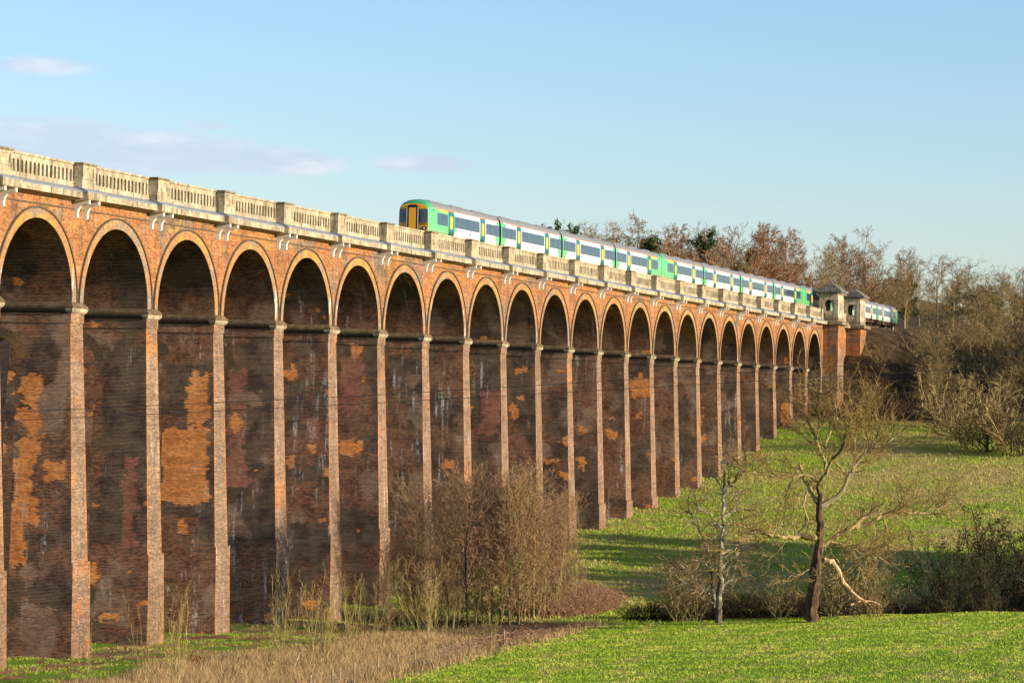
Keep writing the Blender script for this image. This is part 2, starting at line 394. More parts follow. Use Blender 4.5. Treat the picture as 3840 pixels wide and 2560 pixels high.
def vring():
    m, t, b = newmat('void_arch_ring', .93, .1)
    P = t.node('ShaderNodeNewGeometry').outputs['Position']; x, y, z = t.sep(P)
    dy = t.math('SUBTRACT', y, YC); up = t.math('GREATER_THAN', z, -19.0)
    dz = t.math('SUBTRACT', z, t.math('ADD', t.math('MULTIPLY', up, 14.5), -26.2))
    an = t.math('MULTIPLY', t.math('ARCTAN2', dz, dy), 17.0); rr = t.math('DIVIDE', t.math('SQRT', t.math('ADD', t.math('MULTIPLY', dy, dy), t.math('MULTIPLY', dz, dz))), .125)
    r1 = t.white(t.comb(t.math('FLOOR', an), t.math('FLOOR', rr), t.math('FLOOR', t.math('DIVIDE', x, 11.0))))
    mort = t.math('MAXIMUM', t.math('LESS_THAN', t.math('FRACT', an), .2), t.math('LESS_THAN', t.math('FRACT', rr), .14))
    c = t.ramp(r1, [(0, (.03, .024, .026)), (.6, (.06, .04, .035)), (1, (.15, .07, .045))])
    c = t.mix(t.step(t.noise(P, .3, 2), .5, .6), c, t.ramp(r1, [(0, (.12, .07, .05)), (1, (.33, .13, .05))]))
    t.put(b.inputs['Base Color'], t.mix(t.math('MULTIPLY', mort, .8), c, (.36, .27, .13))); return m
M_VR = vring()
def impost_mesh():
    b = MB(); hy = YC-YF
    lev = [(.92, hy+.06, -8.98), (.97, hy+.12, -8.93), (1.05, hy+.2, -8.84), (1.07, hy+.22, -8.74), (1.07, hy+.22, -8.72)]
    b.rect_loft(0, YC, lev, M_IMPS)
    # stone moulding on the two ends
    for yc in (YF+.02, 2*YC-YF-.02):
        b.rect_loft(0, yc, [(.925, .10, -8.985), (1.0, .17, -8.93), (1.07, .235, -8.83), (1.085, .25, -8.75), (1.085, .25, -8.70)], M_STONE)
    b.rect_loft(0, YC, [(1.07, hy+.235, -8.70), (1.07, hy+.235, -8.56), (.97, hy+.15, -8.46), (.86, hy+.05, -8.36), (.775, hy+.0, -8.325)], M_IMPT)
    return b
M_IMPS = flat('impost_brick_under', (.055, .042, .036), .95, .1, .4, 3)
M_IMPT = stone('impost_brick_top', (.12, .085, .05), (.22, .15, .08), (.06, .045, .035), 1.6)

PAT = {  # pixel boxes of repaired or stained brick on the pier walls (photo coordinates of the 2352 px view)
 1: [(45,865,92,905,'o'),(62,900,105,1010,'o'),(48,1010,88,1062,'o'),(34,1060,75,1140,'o'),(28,1140,92,1205,'o'),(18,1205,62,1300,'o'),(103,1066,150,1102,'o'),(95,880,150,1000,'p'),(60,1390,130,1470,'p'),(5,1050,22,1190,'o')],
 2: [(240,800,330,1250,'d'),(288,1050,312,1260,'r'),(208,1290,228,1340,'o'),(235,1405,275,1430,'o'),(212,770,262,800,'p')],
 3: [(380,835,440,955,'d'),(432,862,478,985,'o'),(372,985,478,1158,'o'),(412,1190,430,1226,'o'),(372,1160,490,1190,'d')],
 4: [(525,850,565,1120,'r'),(568,870,622,1010,'d'),(535,955,556,998,'o'),(525,900,600,930,'p')],
 5: [(705,1018,730,1045,'o'),(703,960,738,1005,'r'),(660,1045,676,1068,'o'),(655,880,700,990,'d'),(660,1200,750,1290,'d')],
 6: [(778,1010,832,1048,'o'),(806,795,832,824,'o'),(780,820,830,940,'r')],
 7: [(895,815,965,860,'d')], 8: [(1015,1055,1045,1080,'o')],
 9: [(1105,900,1150,1000,'r')],
 10: [(1180,845,1208,857,'o'),(1172,932,1190,962,'o'),(1185,908,1206,917,'o')],
 11: [(1254,1056,1284,1066,'o')],
 12: [(1329,981,1347,996,'o'),(1329,1048,1348,1077,'o')],
 13: [(1397,957,1412,968,'o'),(1395,986,1414,1011,'o')],
 14: [(1450,868,1496,912,'o'),(1462,945,1476,965,'o')],
 17: [(1590,1095,1612,1112,'o')], 21: [(1795,925,1822,980,'o')]}
side_mats = {}
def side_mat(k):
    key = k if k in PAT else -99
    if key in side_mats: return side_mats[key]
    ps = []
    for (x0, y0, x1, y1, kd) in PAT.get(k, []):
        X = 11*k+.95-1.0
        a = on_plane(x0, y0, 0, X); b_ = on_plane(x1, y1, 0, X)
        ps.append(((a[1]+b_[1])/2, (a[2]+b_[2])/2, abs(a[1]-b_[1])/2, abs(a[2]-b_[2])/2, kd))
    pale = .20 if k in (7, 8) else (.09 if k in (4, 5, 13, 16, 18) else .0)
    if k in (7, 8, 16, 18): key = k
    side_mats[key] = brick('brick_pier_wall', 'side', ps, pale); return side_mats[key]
imp_proto = None; pier_proto = {}
imb = impost_mesh()
for k in range(-3, 23):
    mt = side_mat(k); X = 11*k+.95
    if mt.name not in pier_proto:
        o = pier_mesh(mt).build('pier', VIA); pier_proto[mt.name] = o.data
    else:
        o = bpy.data.objects.new('pier', pier_proto[mt.name]); COL.objects.link(o); o.parent = VIA
    o.location = (X, 0, 0)
    if imp_proto is None: q = imb.build('impost_cap', o); imp_proto = q.data
    else: q = bpy.data.objects.new('impost_cap', imp_proto); COL.objects.link(q); q.parent = o
# arch bay
def bay_mesh():
    b = MB(); n = 40; ZT = -2.15
    A = [pi-pi*i/n for i in range(n+1)]
    inner = [(RI*cos(a), ZS+RI*sin(a)) for a in A]; outer = [(RO*cos(a), ZS+RO*sin(a)) for a in A]
    for y, sg in ((YF, -1), (YB, 1)):
        for i in range(n):
            (xa, za), (xb, zb) = outer[i], outer[i+1]
            b.add([(xa, y, za), (xb, y, zb), (xb, y, ZT), (xa, y, ZT)], [(0,1,2,3)], M_FRONT)
        for s_ in (-1, 1): b.add([(s_*5.5, y, ZS), (s_*RO, y, ZS), (s_*RO, y, ZT), (s_*5.5, y, ZT)], [(0,1,2,3)], M_FRONT)
        # fine string course
        b.box(-5.5, 5.5, min(y, y+sg*.05), max(y, y+sg*.05), -2.82, -2.74, M_HOOD)
    for i in range(n):
        (xa, za), (xb, zb) = inner[i], inner[i+1]
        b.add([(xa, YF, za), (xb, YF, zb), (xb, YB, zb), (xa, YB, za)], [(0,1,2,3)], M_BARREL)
    for s_ in (-1, 1):   # springers between ring and pier centre
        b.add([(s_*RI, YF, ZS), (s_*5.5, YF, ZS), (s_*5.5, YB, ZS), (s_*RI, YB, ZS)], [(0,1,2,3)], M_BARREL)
    return b
def ring_mesh():
    b = MB(); n = 40
    A = [pi-pi*i/n for i in range(n+1)]
    for y, sg in ((YF, -1),):
        yp = y+sg*.045; yh = y+sg*.12
        def arc(r): return [(r*cos(a), ZS+r*sin(a)) for a in A]
        a0, a1, a2 = arc(RI), arc(RO), arc(RO+.11)
        for i in range(n):
            def q(p, pp, ya, yb_, mt): b.add([(p[i][0], ya, p[i][1]), (p[i+1][0], ya, p[i+1][1]), (pp[i+1][0], yb_, pp[i+1][1]), (pp[i][0], yb_, pp[i][1])], [(0,1,2,3)], mt)
            q(a0, a1, yp, yp, M_RING); q(a0, a0, y, yp, M_RING); q(a1, a1, yp, yh, M_HOOD); q(a1, a2, yh, yh, M_HOOD); q(a2, a2, yh, y, M_HOOD)
    return b
def cornice_mesh():
    b = MB()
    for mz in (1,):
        f = (lambda y: y) if mz == 1 else (lambda y: 2*YC-y)
        pr = [(YF, -2.30), (.42, -2.24), (.0, -2.18), (-.12, -2.16), (-.12, -1.80), (YF, -2.15)]
        pr2 = [(f(y), z) for y, z in pr]
        b.prism_x(pr2, -5.5, 5.5, M_STONE)
        b.prism_x([(f(YF+.02), -2.15), (f(-.135), -1.80), (f(-.135), -1.735), (f(YF+.02), -1.43)], -5.5, 5.5, M_LEAD)
    return b
def panel_mesh():
    b = MB(); y0, y1 = YF, YF+.34; X0, X1 = -4.55, 4.55
    # plinth, top rail, coping
    b.box(X0, X1, y0-.03, y1+.03, -1.60, -1.17, M_STONE)
    b.box(X0, X1, y0-.045, y1+.045, -.13, -.004, M_STONE)
    zb, zs, zt = -1.17, -.56, -.13; r = .135; n = 17; pit = (X1-X0)/n
    for i in range(n):
        cx = X0+pit*(i+.5); xa, xb = cx-pit/2, cx+pit/2
        arc = [(cx-r*cos(a), zs+r*sin(a)) for a in [pi*j/8 for j in range(9)]]
        ys = (y0+.03, y1-.03)
        for y in ys:
            b.add([(xa, y, zb), (cx-r, y, zb), (cx-r, y, zs), (xa, y, zs)], [(0,1,2,3)], M_STONE)
            b.add([(xb, y, zb), (cx+r, y, zb), (cx+r, y, zs), (xb, y, zs)], [(0,1,2,3)], M_STONE)
            b.add([(xa, y, zs), (cx-r, y, zs), (cx-r, y, zt), (xa, y, zt)], [(0,1,2,3)], M_STONE)
            b.add([(xb, y, zs), (cx+r, y, zs), (cx+r, y, zt), (xb, y, zt)], [(0,1,2,3)], M_STONE)
            for j in range(8):
                (p, q), (p2, q2) = arc[j], arc[j+1]; b.add([(p, y, q), (p2, y, q2), (p2, y, zt), (p, y, zt)], [(0,1,2,3)], M_STONE)
        pts = [(cx-r, zb)]+arc+[(cx+r, zb)]
        for j in range(len(pts)-1):
            (p, q), (p2, q2) = pts[j], pts[j+1]; b.add([(p, ys[0], q), (p2, ys[0], q2), (p2, ys[1], q2), (p, ys[1], q)], [(0,1,2,3)], M_STONE)
    return b
def pedestal_mesh():
    b = MB(); w = .95; y0, y1 = .05, 1.05
    b.box(-w, w, y0-.03, y1, -1.62, -1.0, M_STONE)
    b.box(-w+.05, w-.05, y0, y1-.01, -1.0, -.16, M_STONE)
    # raised frame round a sunk panel on the outer face
    for x0, x1, z0, z1 in ((-.9, -.55, -.98, -.18), (.55, .9, -.98, -.18), (-.55, .55, -.34, -.18), (-.55, .55, -.98, -.86)):
        b.box(x0, x1, y0-.035, y0+.01, z0, z1, M_STONE)
    b.rect_loft(0, (y0+y1)/2, [(w-.03, .52, -.16), (w+.03, .57, -.11), (w+.03, .57, -.03), (w-.06, .5, .0)], M_STONED)
    return b
def block_mesh():
    b = MB(); b.prism_x([(.3, -2.34), (-.40, -2.24), (-.46, -2.2), (-.46, -1.79), (.3, -1.9)], -1.22, 1.22, M_STONE)
    b.prism_x([(.32, -1.9), (-.475, -1.79), (-.475, -1.725), (.32, -1.40)], -1.235, 1.235, M_LEAD)
    return b
def bracket_mesh():
    b = MB(); p = [(YF+.03, -2.22), (-.36, -2.24), (-.37, -2.47), (-.27, -2.50), (-.08, -2.49), (.12, -2.56), (.27, -2.70), (.36, -2.88), (.40, -3.10), (.36, -3.16), (.40, -3.27), (.50, -3.33), (YF+.03, -3.36)]
    b.prism_x(p, -.105, .105, M_WHITE)
    q = [(y-.012, z) for y, z in p[8:12]]
    return b
protos = {}
def part(name, mb, loc, parent, rz=0, smooth=False):
    if name not in protos: o = mb().build(name, parent, smooth=smooth); protos[name] = o.data
    else: o = bpy.data.objects.new(name, protos[name]); COL.objects.link(o); o.parent = parent
    o.location = loc; o.rotation_euler.z = rz; return o
for k in range(-3, 23):
    cx = 11*k+.95+5.5
    a = part('arch_bay', bay_mesh, (cx, 0, 0), VIA)
    for y, rz in ((0, 0), (2*YC, pi)):
        part('arch_ring', ring_mesh, (0, y, 0), a, rz)
        part('cornice', cornice_mesh, (cx, y, 0), VIA, rz)
    part('parapet_panel', panel_mesh, (cx, 0, 0), VIA)
    part('parapet_panel', panel_mesh, (cx, 2*YC, 0), VIA, pi)
for k in range(-3, 23):
    cx = 11*k+.95
    for y, rz in ((0, 0), (2*YC, pi)):
        pd = part('pedestal', pedestal_mesh, (cx, y, 0), VIA, rz)
        part('corbel_block', block_mesh, (0, 0, 0), pd)
        for s_ in (-1, 1): part('bracket', bracket_mesh, (.68*s_, 0, 0), pd)
M_BALLAST = stone('ballast', (.16, .13, .11), (.24, .2, .17), (.08, .07, .06), 3)
b = MB(); b.box(-34, 254, .97, 9.67, -2.1, -1.08, M_BALLAST); b.build('track_bed', VIA)

# abutment towers, wing wall and pavilions
def tower(cx, z0, nm):
    b = MB(); hx = 2.3; y0 = -1.5
    b.rect_loft(cx, (y0+1.0)/2, [(hx+.12, (1.0-y0)/2+.12, z0), (hx, (1.0-y0)/2, -3.2), (hx, (1.0-y0)/2, -3.1)], M_MIX)
    b.rect_loft(cx, (y0+1.0)/2, [(hx+.07, (1.0-y0)/2+.07, -3.1), (hx+.07, (1.0-y0)/2+.07, -2.22)], M_MIX)
    o = b.build('abutment_tower', VIA)
    b = MB(); b.rect_loft(cx, .45, [(hx+.3, 2.28, -2.22), (hx+.62, 2.6, -2.16), (hx+.62, 2.6, -1.78), (hx+.3, 2.3, -1.62)], M_STONED)
    b.build('stone_slab', o); return o
TX = (257.3, 275.6)
tower(TX[0], -24, 'a'); tower(TX[1], -14, 'b')
b = MB()
b.add([(253.95, YF+.01, -26), (277, YF+.01, -26), (277, YF+.01, -2.15), (253.95, YF+.01, -2.15), (253.95, YB, -26), (277, YB, -26), (277, YB, -2.15), (253.95, YB, -2.15)], [(0,1,2,3), (4,5,6,7), (0,3,7,4), (1,2,6,5), (3,2,6,7)], M_MIX)
b.box(260.2, 261.4, .1, .6, -22, -2.9, M_MIX); b.build('abutment_wall', VIA)
b = MB(); b.prism_x([(YF, -2.30), (.0, -2.18), (-.12, -2.16), (-.12, -1.80), (YF, -1.5)], 260.25, 272.6, M_STONE); b.build('cornice', VIA)
b = MB(); b.box(253.9, 255.0, YF, YF+.34, -1.6, -.004, M_STONE); b.box(260.0, 273.4, YF, YF+.34, -1.6, -.004, M_STONE); b.build('parapet_panel', VIA)
def pavilion(cx):
    r = empty('pavilion', (cx, 0, -1.62)); H = 1.62
    b = MB(); hx, hy = 2.2, 1.3
    # plinth
    b.rect_loft(0, 0, [(hx+.1, hy+.1, .0), (hx+.1, hy+.1, .42), (hx+.04, hy+.04, .48)], M_STONED); b.build('plinth', r)
    b = MB(); z0, z1 = .48, 3.85; T = .3
    # end walls (facing along the line) with an arched opening over a sunk panel
    for s_ in (-1, 1):
        xo = s_*hx; xi = s_*(hx-T); cr = .55; zsill, zsp = 1.42, 2.42
        for xx in (xo, xi):
            for sg in (-1, 1):
                b.add([(xx, sg*hy, z0), (xx, sg*cr, z0), (xx, sg*cr, z1), (xx, sg*hy, z1)], [(0,1,2,3)], M_PALE)
            b.add([(xx, -cr, z0), (xx, cr, z0), (xx, cr, zsill), (xx, -cr, zsill)], [(0,1,2,3)], M_PALE)
            arc = [(cr*cos(a), zsp+cr*sin(a)) for a in [pi*j/10 for j in range(11)]]
            for j in range(10): b.add([(xx, arc[j][0], arc[j][1]), (xx, arc[j+1][0], arc[j+1][1]), (xx, arc[j+1][0], z1), (xx, arc[j][0], z1)], [(0,1,2,3)], M_PALE)
        pts = [(-cr, zsill), (-cr, zsp)]+[(p, q) for p, q in reversed(arc)]+[(cr, zsill)]
        for j in range(len(pts)):
            p, q = pts[j], pts[(j+1) % len(pts)]; b.add([(xo, *p), (xo, *q), (xi, *q), (xi, *p)], [(0,1,2,3)], M_PALE)
    # long walls with a pair of lancets
    for s_ in (-1, 1):
        yo, yi = s_*hy, s_*(hy-T); X = [-hx, -.75, -.35, .35, .75, hx]
        for yy in (yo, yi):
            for a, c in ((0, 1), (2, 3), (4, 5)): b.add([(X[a], yy, z0), (X[c], yy, z0), (X[c], yy, z1), (X[a], yy, z1)], [(0,1,2,3)], M_PALE)
            for a, c in ((1, 2), (3, 4)):
                b.add([(X[a], yy, z0), (X[c], yy, z0), (X[c], yy, 1.1), (X[a], yy, 1.1)], [(0,1,2,3)], M_PALE)
                m = (X[a]+X[c])/2; b.add([(X[a], yy, 2.45), (m, yy, 2.8), (m, yy, z1), (X[a], yy, z1)], [(0,1,2,3)], M_PALE); b.add([(X[c], yy, 2.45), (m, yy, 2.8), (m, yy, z1), (X[c], yy, z1)], [(0,1,2,3)], M_PALE)
        for a, c in ((1, 2), (3, 4)):
            m = (X[a]+X[c])/2; pts = [(X[a], 1.1), (X[a], 2.45), (m, 2.8), (X[c], 2.45), (X[c], 1.1)]
            for j in range(5):
                p, q = pts[j], pts[(j+1) % 5]; b.add([(p[0], yo, p[1]), (q[0], yo, q[1]), (q[0], yi, q[1]), (p[0], yi, p[1])], [(0,1,2,3)], M_PALE)
    b.build('wall', r)
    for sx in (-1, 1):
        for sy in (-1, 1):
            b = MB(); cx_, cy_ = sx*(hx-.28), sy*(hy-.24)
            b.rect_loft(cx_, cy_, [(.36, .32, .48), (.36, .32, .75), (.33, .29, .8), (.33, .29, 2.82), (.37, .33, 2.88), (.39, .35, 2.98), (.36, .32, 3.0)], M_PALE); b.build('corner_pilaster', r)
    b = MB(); 
    for s_ in (-1, 1): b.box(s_*hx-.05, s_*hx+.05, -.5, .5, .75, 1.2, M_PALE)
    b.box(-hx-.03, hx+.03, -hy-.03, hy+.03, 3.0, 3.3, M_PALE); b.build('frieze', r)
    b = MB()
    b.rect_loft(0, 0, [(hx+.15, hy+.15, 3.84), (hx+.55, hy+.55, 3.98), (hx+.6, hy+.6, 4.05), (hx+.6, hy+.6, 4.28), (hx+.3, hy+.38, 4.36)], M_ROOF)
    hs = [(hx+.28, hy+.30), (hx-.15, hy-.05), (hx-.6, hy-.42), (hx-1.1, hy-.8)]
    for i, (a, c) in enumerate(hs): b.rect_loft(0, 0, [(a, c, 4.355+.24*i), (a, c, 4.47+.24*i), (a-.2, c-.18, 4.60+.24*i)], M_ROOF)
    rf = b.build('roof', r)
    b = MB(); n = 13
    for s_ in (-1, 1):
        for i in range(n): x = -hx-.2+(2*hx+.4)*i/(n-1); b.box(x-.07, x+.07, s_*(hy+.28)-.14, s_*(hy+.28)+.14, 3.72, 3.92, M_PALE)
        for i in range(7): y = -hy-.1+(2*hy+.2)*i/6; b.box(s_*(hx+.28)-.14, s_*(hx+.28)+.14, y-.07, y+.07, 3.72, 3.92, M_PALE)
    b.build('dentils', r)
    return r
p1 = pavilion(TX[0]+.4); tag(p1, 'nearer pale stone pavilion with stepped slab roof at the far end of the parapet', 'pavilion', 'stone pavilions on the abutment')
p2 = pavilion(TX[1]+.4); tag(p2, 'farther pale stone pavilion, just before the grey railings', 'pavilion', 'stone pavilions on the abutment')
# railings beyond the second pavilion
M_GALV = flat('galvanised_rail', (.45, .46, .46), .5, .4, .1)
rl = empty('railing', (278, .6, -1.5))
for i in range(13):
    b = MB(); x = .2+.9*i; b.box(x-.035, x+.035, -.05, .02, 0, 1.62, M_GALV); b.build('post', rl)
for z in (1.58, .95):
    b = MB(); b.box(.1, 11.1, -.04, .01, z-.03, z+.03, M_GALV); b.build('rail', rl)
tag(rl, 'short grey metal railing beside the track beyond the farther pavilion', 'railing')

# track
M_STEEL = flat('rail_steel', (.20, .13, .09), .5, .5, .2, metal=.6); M_SLEEP = flat('concrete_sleeper', (.38, .36, .33), .9, .1, .1)
b = MB()
for yc in (3.6, 7.04):
    for s_ in (-1, 1): b.box(-34, 640, yc+s_*.72-.035, yc+s_*.72+.035, -.95, -.80, M_STEEL)
tk = b.build('railway_track'); tag(tk, kind='structure')
b = MB()
b.prism_x([(.9, -1.6), (1.9, -1.02), (8.8, -1.02), (9.9, -1.6)], 254.2, 640, M_BALLAST); o = b.build('ballast_bed'); tag(o, kind='structure')

# ------------------------------------------------------------ train
GREEN, DKG = (.10, .42, .17), (.012, .10, .085)
def livery(name, kind):
    m, t, b = newmat(name, .28, .5)
    P = t.node('ShaderNodeTexCoord').outputs['Object']; x, y, z = t.sep(P)
    zz = t.math('SUBTRACT', z, 2.0); bulge = t.math('MULTIPLY', t.math('MULTIPLY', zz, zz), .55)
    def edge(x0, s_): # 1 where s*(x-x0)<bulge
        return t.math('LESS_THAN', t.math('ADD', t.math('MULTIPLY', t.math('SUBTRACT', x, x0), s_), bulge), 0.0)
    if kind == 'mid': g = t.math('MAXIMUM', edge(1.75, 1.0), edge(18.95, -1.0))
    else: g = t.math('MAXIMUM', edge(7.6, 1.0), edge(18.95, -1.0))
    c = t.mix(g, (.78, .78, .75), GREEN)
    if kind == 'wrap':
        dk = t.math('MULTIPLY', t.math('GREATER_THAN', t.math('SUBTRACT', x, t.math('MULTIPLY', zz, .4)), 4.6), t.math('LESS_THAN', x, 12.5))
        c = t.mix(dk, c, (.015, .02, .03))
        c = t.mix(t.math('MULTIPLY', dk, t.math('GREATER_THAN', z, 2.7)), c, (.06, .16, .40))
    dirt = t.math('MULTIPLY_ADD', t.noise(P, 1.2, 3), .12, .92)
    warm_bounce = t.math('MULTIPLY', t.step(z, 1.5, 1.0), .35)  # cream of warm reflected sunlight put into the lower side colour
    c = t.mix(warm_bounce, c, (.45, .38, .28))
    t.put(b.inputs['Base Color'], t.mix(1.0, c, t.comb(dirt, dirt, dirt), 'MULTIPLY'))
    b.inputs['Coat Weight'].default_value = .3; return m
L_MID, L_CAB, L_WRAP = livery('livery_middle', 'mid'), livery('livery_cab', 'cab'), livery('livery_wrap', 'wrap')
M_MULL = flat('window_divider', (.03, .05, .075), .4, .5, .1)
M_TROOF = flat('train_roof_grey', (.19, .19, .20), .6, .3, .18, 1.2)
M_GROOF = flat('train_roof_green', (.05, .33, .13), .35, .5, .1)
M_GLASS = flat('train_glass', (.035, .065, .105), .08, .8, .3, 1.1)
M_DOORG = flat('door_teal', (.015, .13, .13), .3, .5, .05); M_DOORD = flat('door_dark', (.01, .09, .065), .3, .5, .05)
M_YEL = flat('door_yellow', (.85, .48, .01), .35, .5, .04); M_CABY = flat('cab_yellow', (.95, .44, .01), .35, .5, .05)
M_ORA = flat('orange_line', (.80, .16, .03), .5, .3, .05); M_BLK = flat('rubber_black', (.02, .02, .022), .7, .3, .3, 6)
M_UND = flat('underframe', (.07, .045, .03), .9, .1, .4, 2); M_FRM = flat('door_frame_grey', (.5, .52, .47), .5, .3, .05)
M_LAMP = flat('headlight_glass', (.75, .78, .8), .1, .8, .02); M_GREEN = flat('roof_pod_green', (.10, .5, .2), .4, .4, .05)
CL, HW = 20.68, 1.40
side = [(1.33, .95), (1.385, 1.15), (1.40, 1.5), (1.40, 2.1), (1.375, 2.75), (1.32, 3.12)]
roofp = [(1.32, 3.12), (1.24, 3.32), (1.06, 3.52), (.78, 3.67), (.42, 3.76), (0, 3.79)]
def side_y(z):
    for (a, za), (c, zb) in zip(side, side[1:]):
        if za <= z <= zb: return a+(c-a)*(z-za)/(zb-za)
    return 1.32
def curved_plate(b, x0, x1, z0, z1, off, mat, sides=(-1, 1)):
    zs = sorted(set([z0, z1]+[z for _, z in side if z0 < z < z1]))
    for s_ in sides:
        for za, zb in zip(zs, zs[1:]):
            ya, yb = side_y(za)+off, side_y(zb)+off
            b.add([(x0, s_*ya, za), (x1, s_*ya, za), (x1, s_*yb, zb), (x0, s_*yb, zb)], [(0,1,2,3)], mat)
        for xx in (x0, x1):
            for za, zb in zip(zs, zs[1:]):
                b.add([(xx, s_*(side_y(za)-.01), za), (xx, s_*(side_y(za)+off), za), (xx, s_*(side_y(zb)+off), zb), (xx, s_*(side_y(zb)-.01), zb)], [(0,1,2,3)], mat)
def carriage(kind):
    r = empty('railway_carriage'); cab = kind != 'mid'; lv = {'mid': L_MID, 'cab': L_CAB, 'wrap': L_WRAP}[kind]
    x0, x1 = (.28 if not cab else .12), CL-.28
    b = MB()
    def ring(x, sc, dz, roof=False):
        pr = side+roofp[1:]; q = [(y*sc, (z if z <= 2.75 else 2.75+(z-2.75)*dz)) for y, z in pr]
        return [(x, -y, z) for y, z in q]+[(x, y, z) for y, z in reversed(q[:-1])]
    xs = [(x0, .92, .60), (x0+.12, .95, .74), (x0+.35, .98, .88), (x0+.7, .995, .96), (x0+1.15, 1, 1)] if cab else [(x0, .97, .96), (x0+.12, 1, 1)]
    xs += [(x1-.12, 1, 1), (x1, .97, .96)]
    rings = [ring(*q) for q in xs]; n = len(rings[0]); ns = len(side)
    for a in range(len(rings)-1):
        for i in range(n):
            j = (i+1) % n
            isroof = (ns-1 <= i < n-ns)
            mt = lv
            if isroof: mt = M_GROOF if (cab and a < 4) else M_TROOF
            if i == n-1: mt = M_UND
            b.add([rings[a][i], rings[a][j], rings[a+1][j], rings[a+1][i]], [(0,1,2,3)], mt)
    b.add(rings[0], [tuple(range(n))], M_CABY if cab else M_BLK); b.add(rings[-1], [tuple(range(n))], M_BLK)
    b.build('body', r)
    d1, d2, dw = (6.10 if cab else 5.80), 15.2, 1.42
    wins = [(d1+dw/2+.27, d2-dw/2-.27), (d2+dw/2+.27, CL-.42)]
    wins.insert(0, (2.3 if cab else .42, d1-dw/2-.27))
    for sd in (-1, 1):
        for (a, c) in wins:
            b = MB(); curved_plate(b, a, c, 1.74, 2.72, .012, M_GLASS, (sd,))
            if c-a > 3: # quarter light frames
                for t_ in (a+.25, ):
                    y = side_y(2.5)+.02; b.box(t_, t_+.95, min(sd*y, sd*(y-.02)), max(sd*y, sd*(y-.02)), 2.42, 2.45, M_BLK)
            nn = int((c-a)/1.9)
            for i in range(1, nn+1):
                xx = a+(c-a)*i/(nn+1); curved_plate(b, xx-.03, xx+.03, 1.74, 2.72, .016, M_MULL, (sd,))
            b.build('window', r)
        for d in (d1, d2):
            b = MB(); curved_plate(b, d-dw/2, d+dw/2, 1.30, 3.06, .018, M_DOORG, (sd,)); curved_plate(b, d-dw/2, d+dw/2, .97, 1.30, .018, M_DOORD, (sd,))
            curved_plate(b, d-dw/2-.24, d-dw/2-.06, 1.2, 2.85, .010, M_FRM if not (cab and d == d1) else lv, (sd,)); curved_plate(b, d+dw/2+.06, d+dw/2+.24, 1.2, 2.85, .010, M_FRM if not (cab and d == d1) else lv, (sd,))
            dr = b.build('door', r)
            b = MB(); curved_plate(b, d-.32, d+.32, 1.55, 2.62, .028, M_YEL, (sd,)); b.build('yellow_panel', dr)
        for lx, lz, lw in ((8.2, 2.84, .05), (10.5, 2.84, .05), (13.0, 2.84, .05), (17.0, 2.84, .05), (11.5, 1.33, .2)):
            b = MB(); y = side_y(lz+.06); b.box(lx-lw, lx+lw, min(sd*y, sd*(y+.02)), max(sd*y, sd*(y+.02)), lz, lz+.13, M_BLK); b.build('side_marker', r)
    for s_ in (-1, 1):
        b = MB(); curved_plate(b, x0+1.2, x1-.12, 3.075, 3.118, .012, M_ORA, (s_,)); b.build('stripe', r)
        if cab: b = MB(); curved_plate(b, 3.0, d1-dw/2-.08, 2.86, 3.06, .014, M_YEL, (s_,)); b.build('yellow_band', r)
        b = MB(); b.box(1.25, 1.65, s_*1.32-.09, s_*1.32+.09, 2.76, 2.98, M_GREEN); b.build('camera_pod', r)
    for xx in (4.2, 10.3, 16.4):
        b = MB(); b.rect_loft(xx, 0, [(1.6, .55, 3.70), (1.5, .5, 3.82), (1.2, .4, 3.84)], M_TROOF); b.build('roof_unit', r)
    b = MB()
    for xa, xb, za in ((6.3, 9.2, .35), (9.5, 11.8, .3), (12.1, 14.4, .4)): b.box(xa, xb, -1.2, 1.2, za, .94, M_UND)
    b.box(1, CL-1, -.5, .5, .7, .95, M_UND); b.build('underframe', r)
    for bx in (3.4, CL-3.4):
        b = MB()
        for s_ in (-1, 1): b.box(bx-1.7, bx+1.7, s_*1.05-.1, s_*1.05+.1, .38, .72, M_UND); b.box(bx-.5, bx+.5, s_*1.1-.14, s_*1.1+.14, .45, .92, M_UND)
        b.box(bx-.3, bx+.3, -1.0, 1.0, .4, .95, M_UND); bg = b.build('bogie', r)
        for wx in (bx-1.3, bx+1.3):
            b = MB(); nw = 20
            for s_ in (-1, 1):
                yy = s_*.78
                b.loft([[(wx+.42*cos(2*pi*i/nw), y, .42+.42*sin(2*pi*i/nw)) for i in range(nw)] for y in (yy-.07, yy+.07)], M_UND)
            b.tube([(wx, -.9, .42), (wx, .9, .42)], .08, M_UND, 8); b.build('wheelset', bg)
    if cab:
        fx = x0-.012
        def fq(b, ya, yb, za, zb, x, mt, d=.05):  b.box(x-d, x, ya, yb, za, zb, mt)
        # windscreens
        for s_ in (-1, 1):
            b = MB(); y0, y1 = sorted((s_*.50, s_*1.24)); fq(b, y0, y1, 1.78, 2.90, fx, M_GLASS, .03)
            ws = b.build('windscreen', r)
            b = MB(); b.tube([(fx-.05, s_*.62, 1.8), (fx-.07, s_*.85, 2.5)], .02, M_BLK, 4); b.build('wiper', ws)
        b = MB(); b.loft([[(fx-.02-d, y, z) for y, z in ((-1.2, 2.90), (1.2, 2.90), (1.12, 3.02), (.9, 3.12), (.5, 3.22), (-.5, 3.22), (-.9, 3.12), (-1.12, 3.02))] for d in (0, .02)], M_CABY); b.build('cab_brow', r)
        b = MB(); pr = [(-.46, .95), (-.46, 3.02), (-.40, 3.16), (-.28, 3.24), (.28, 3.24), (.40, 3.16), (.46, 3.02), (.46, .95)]
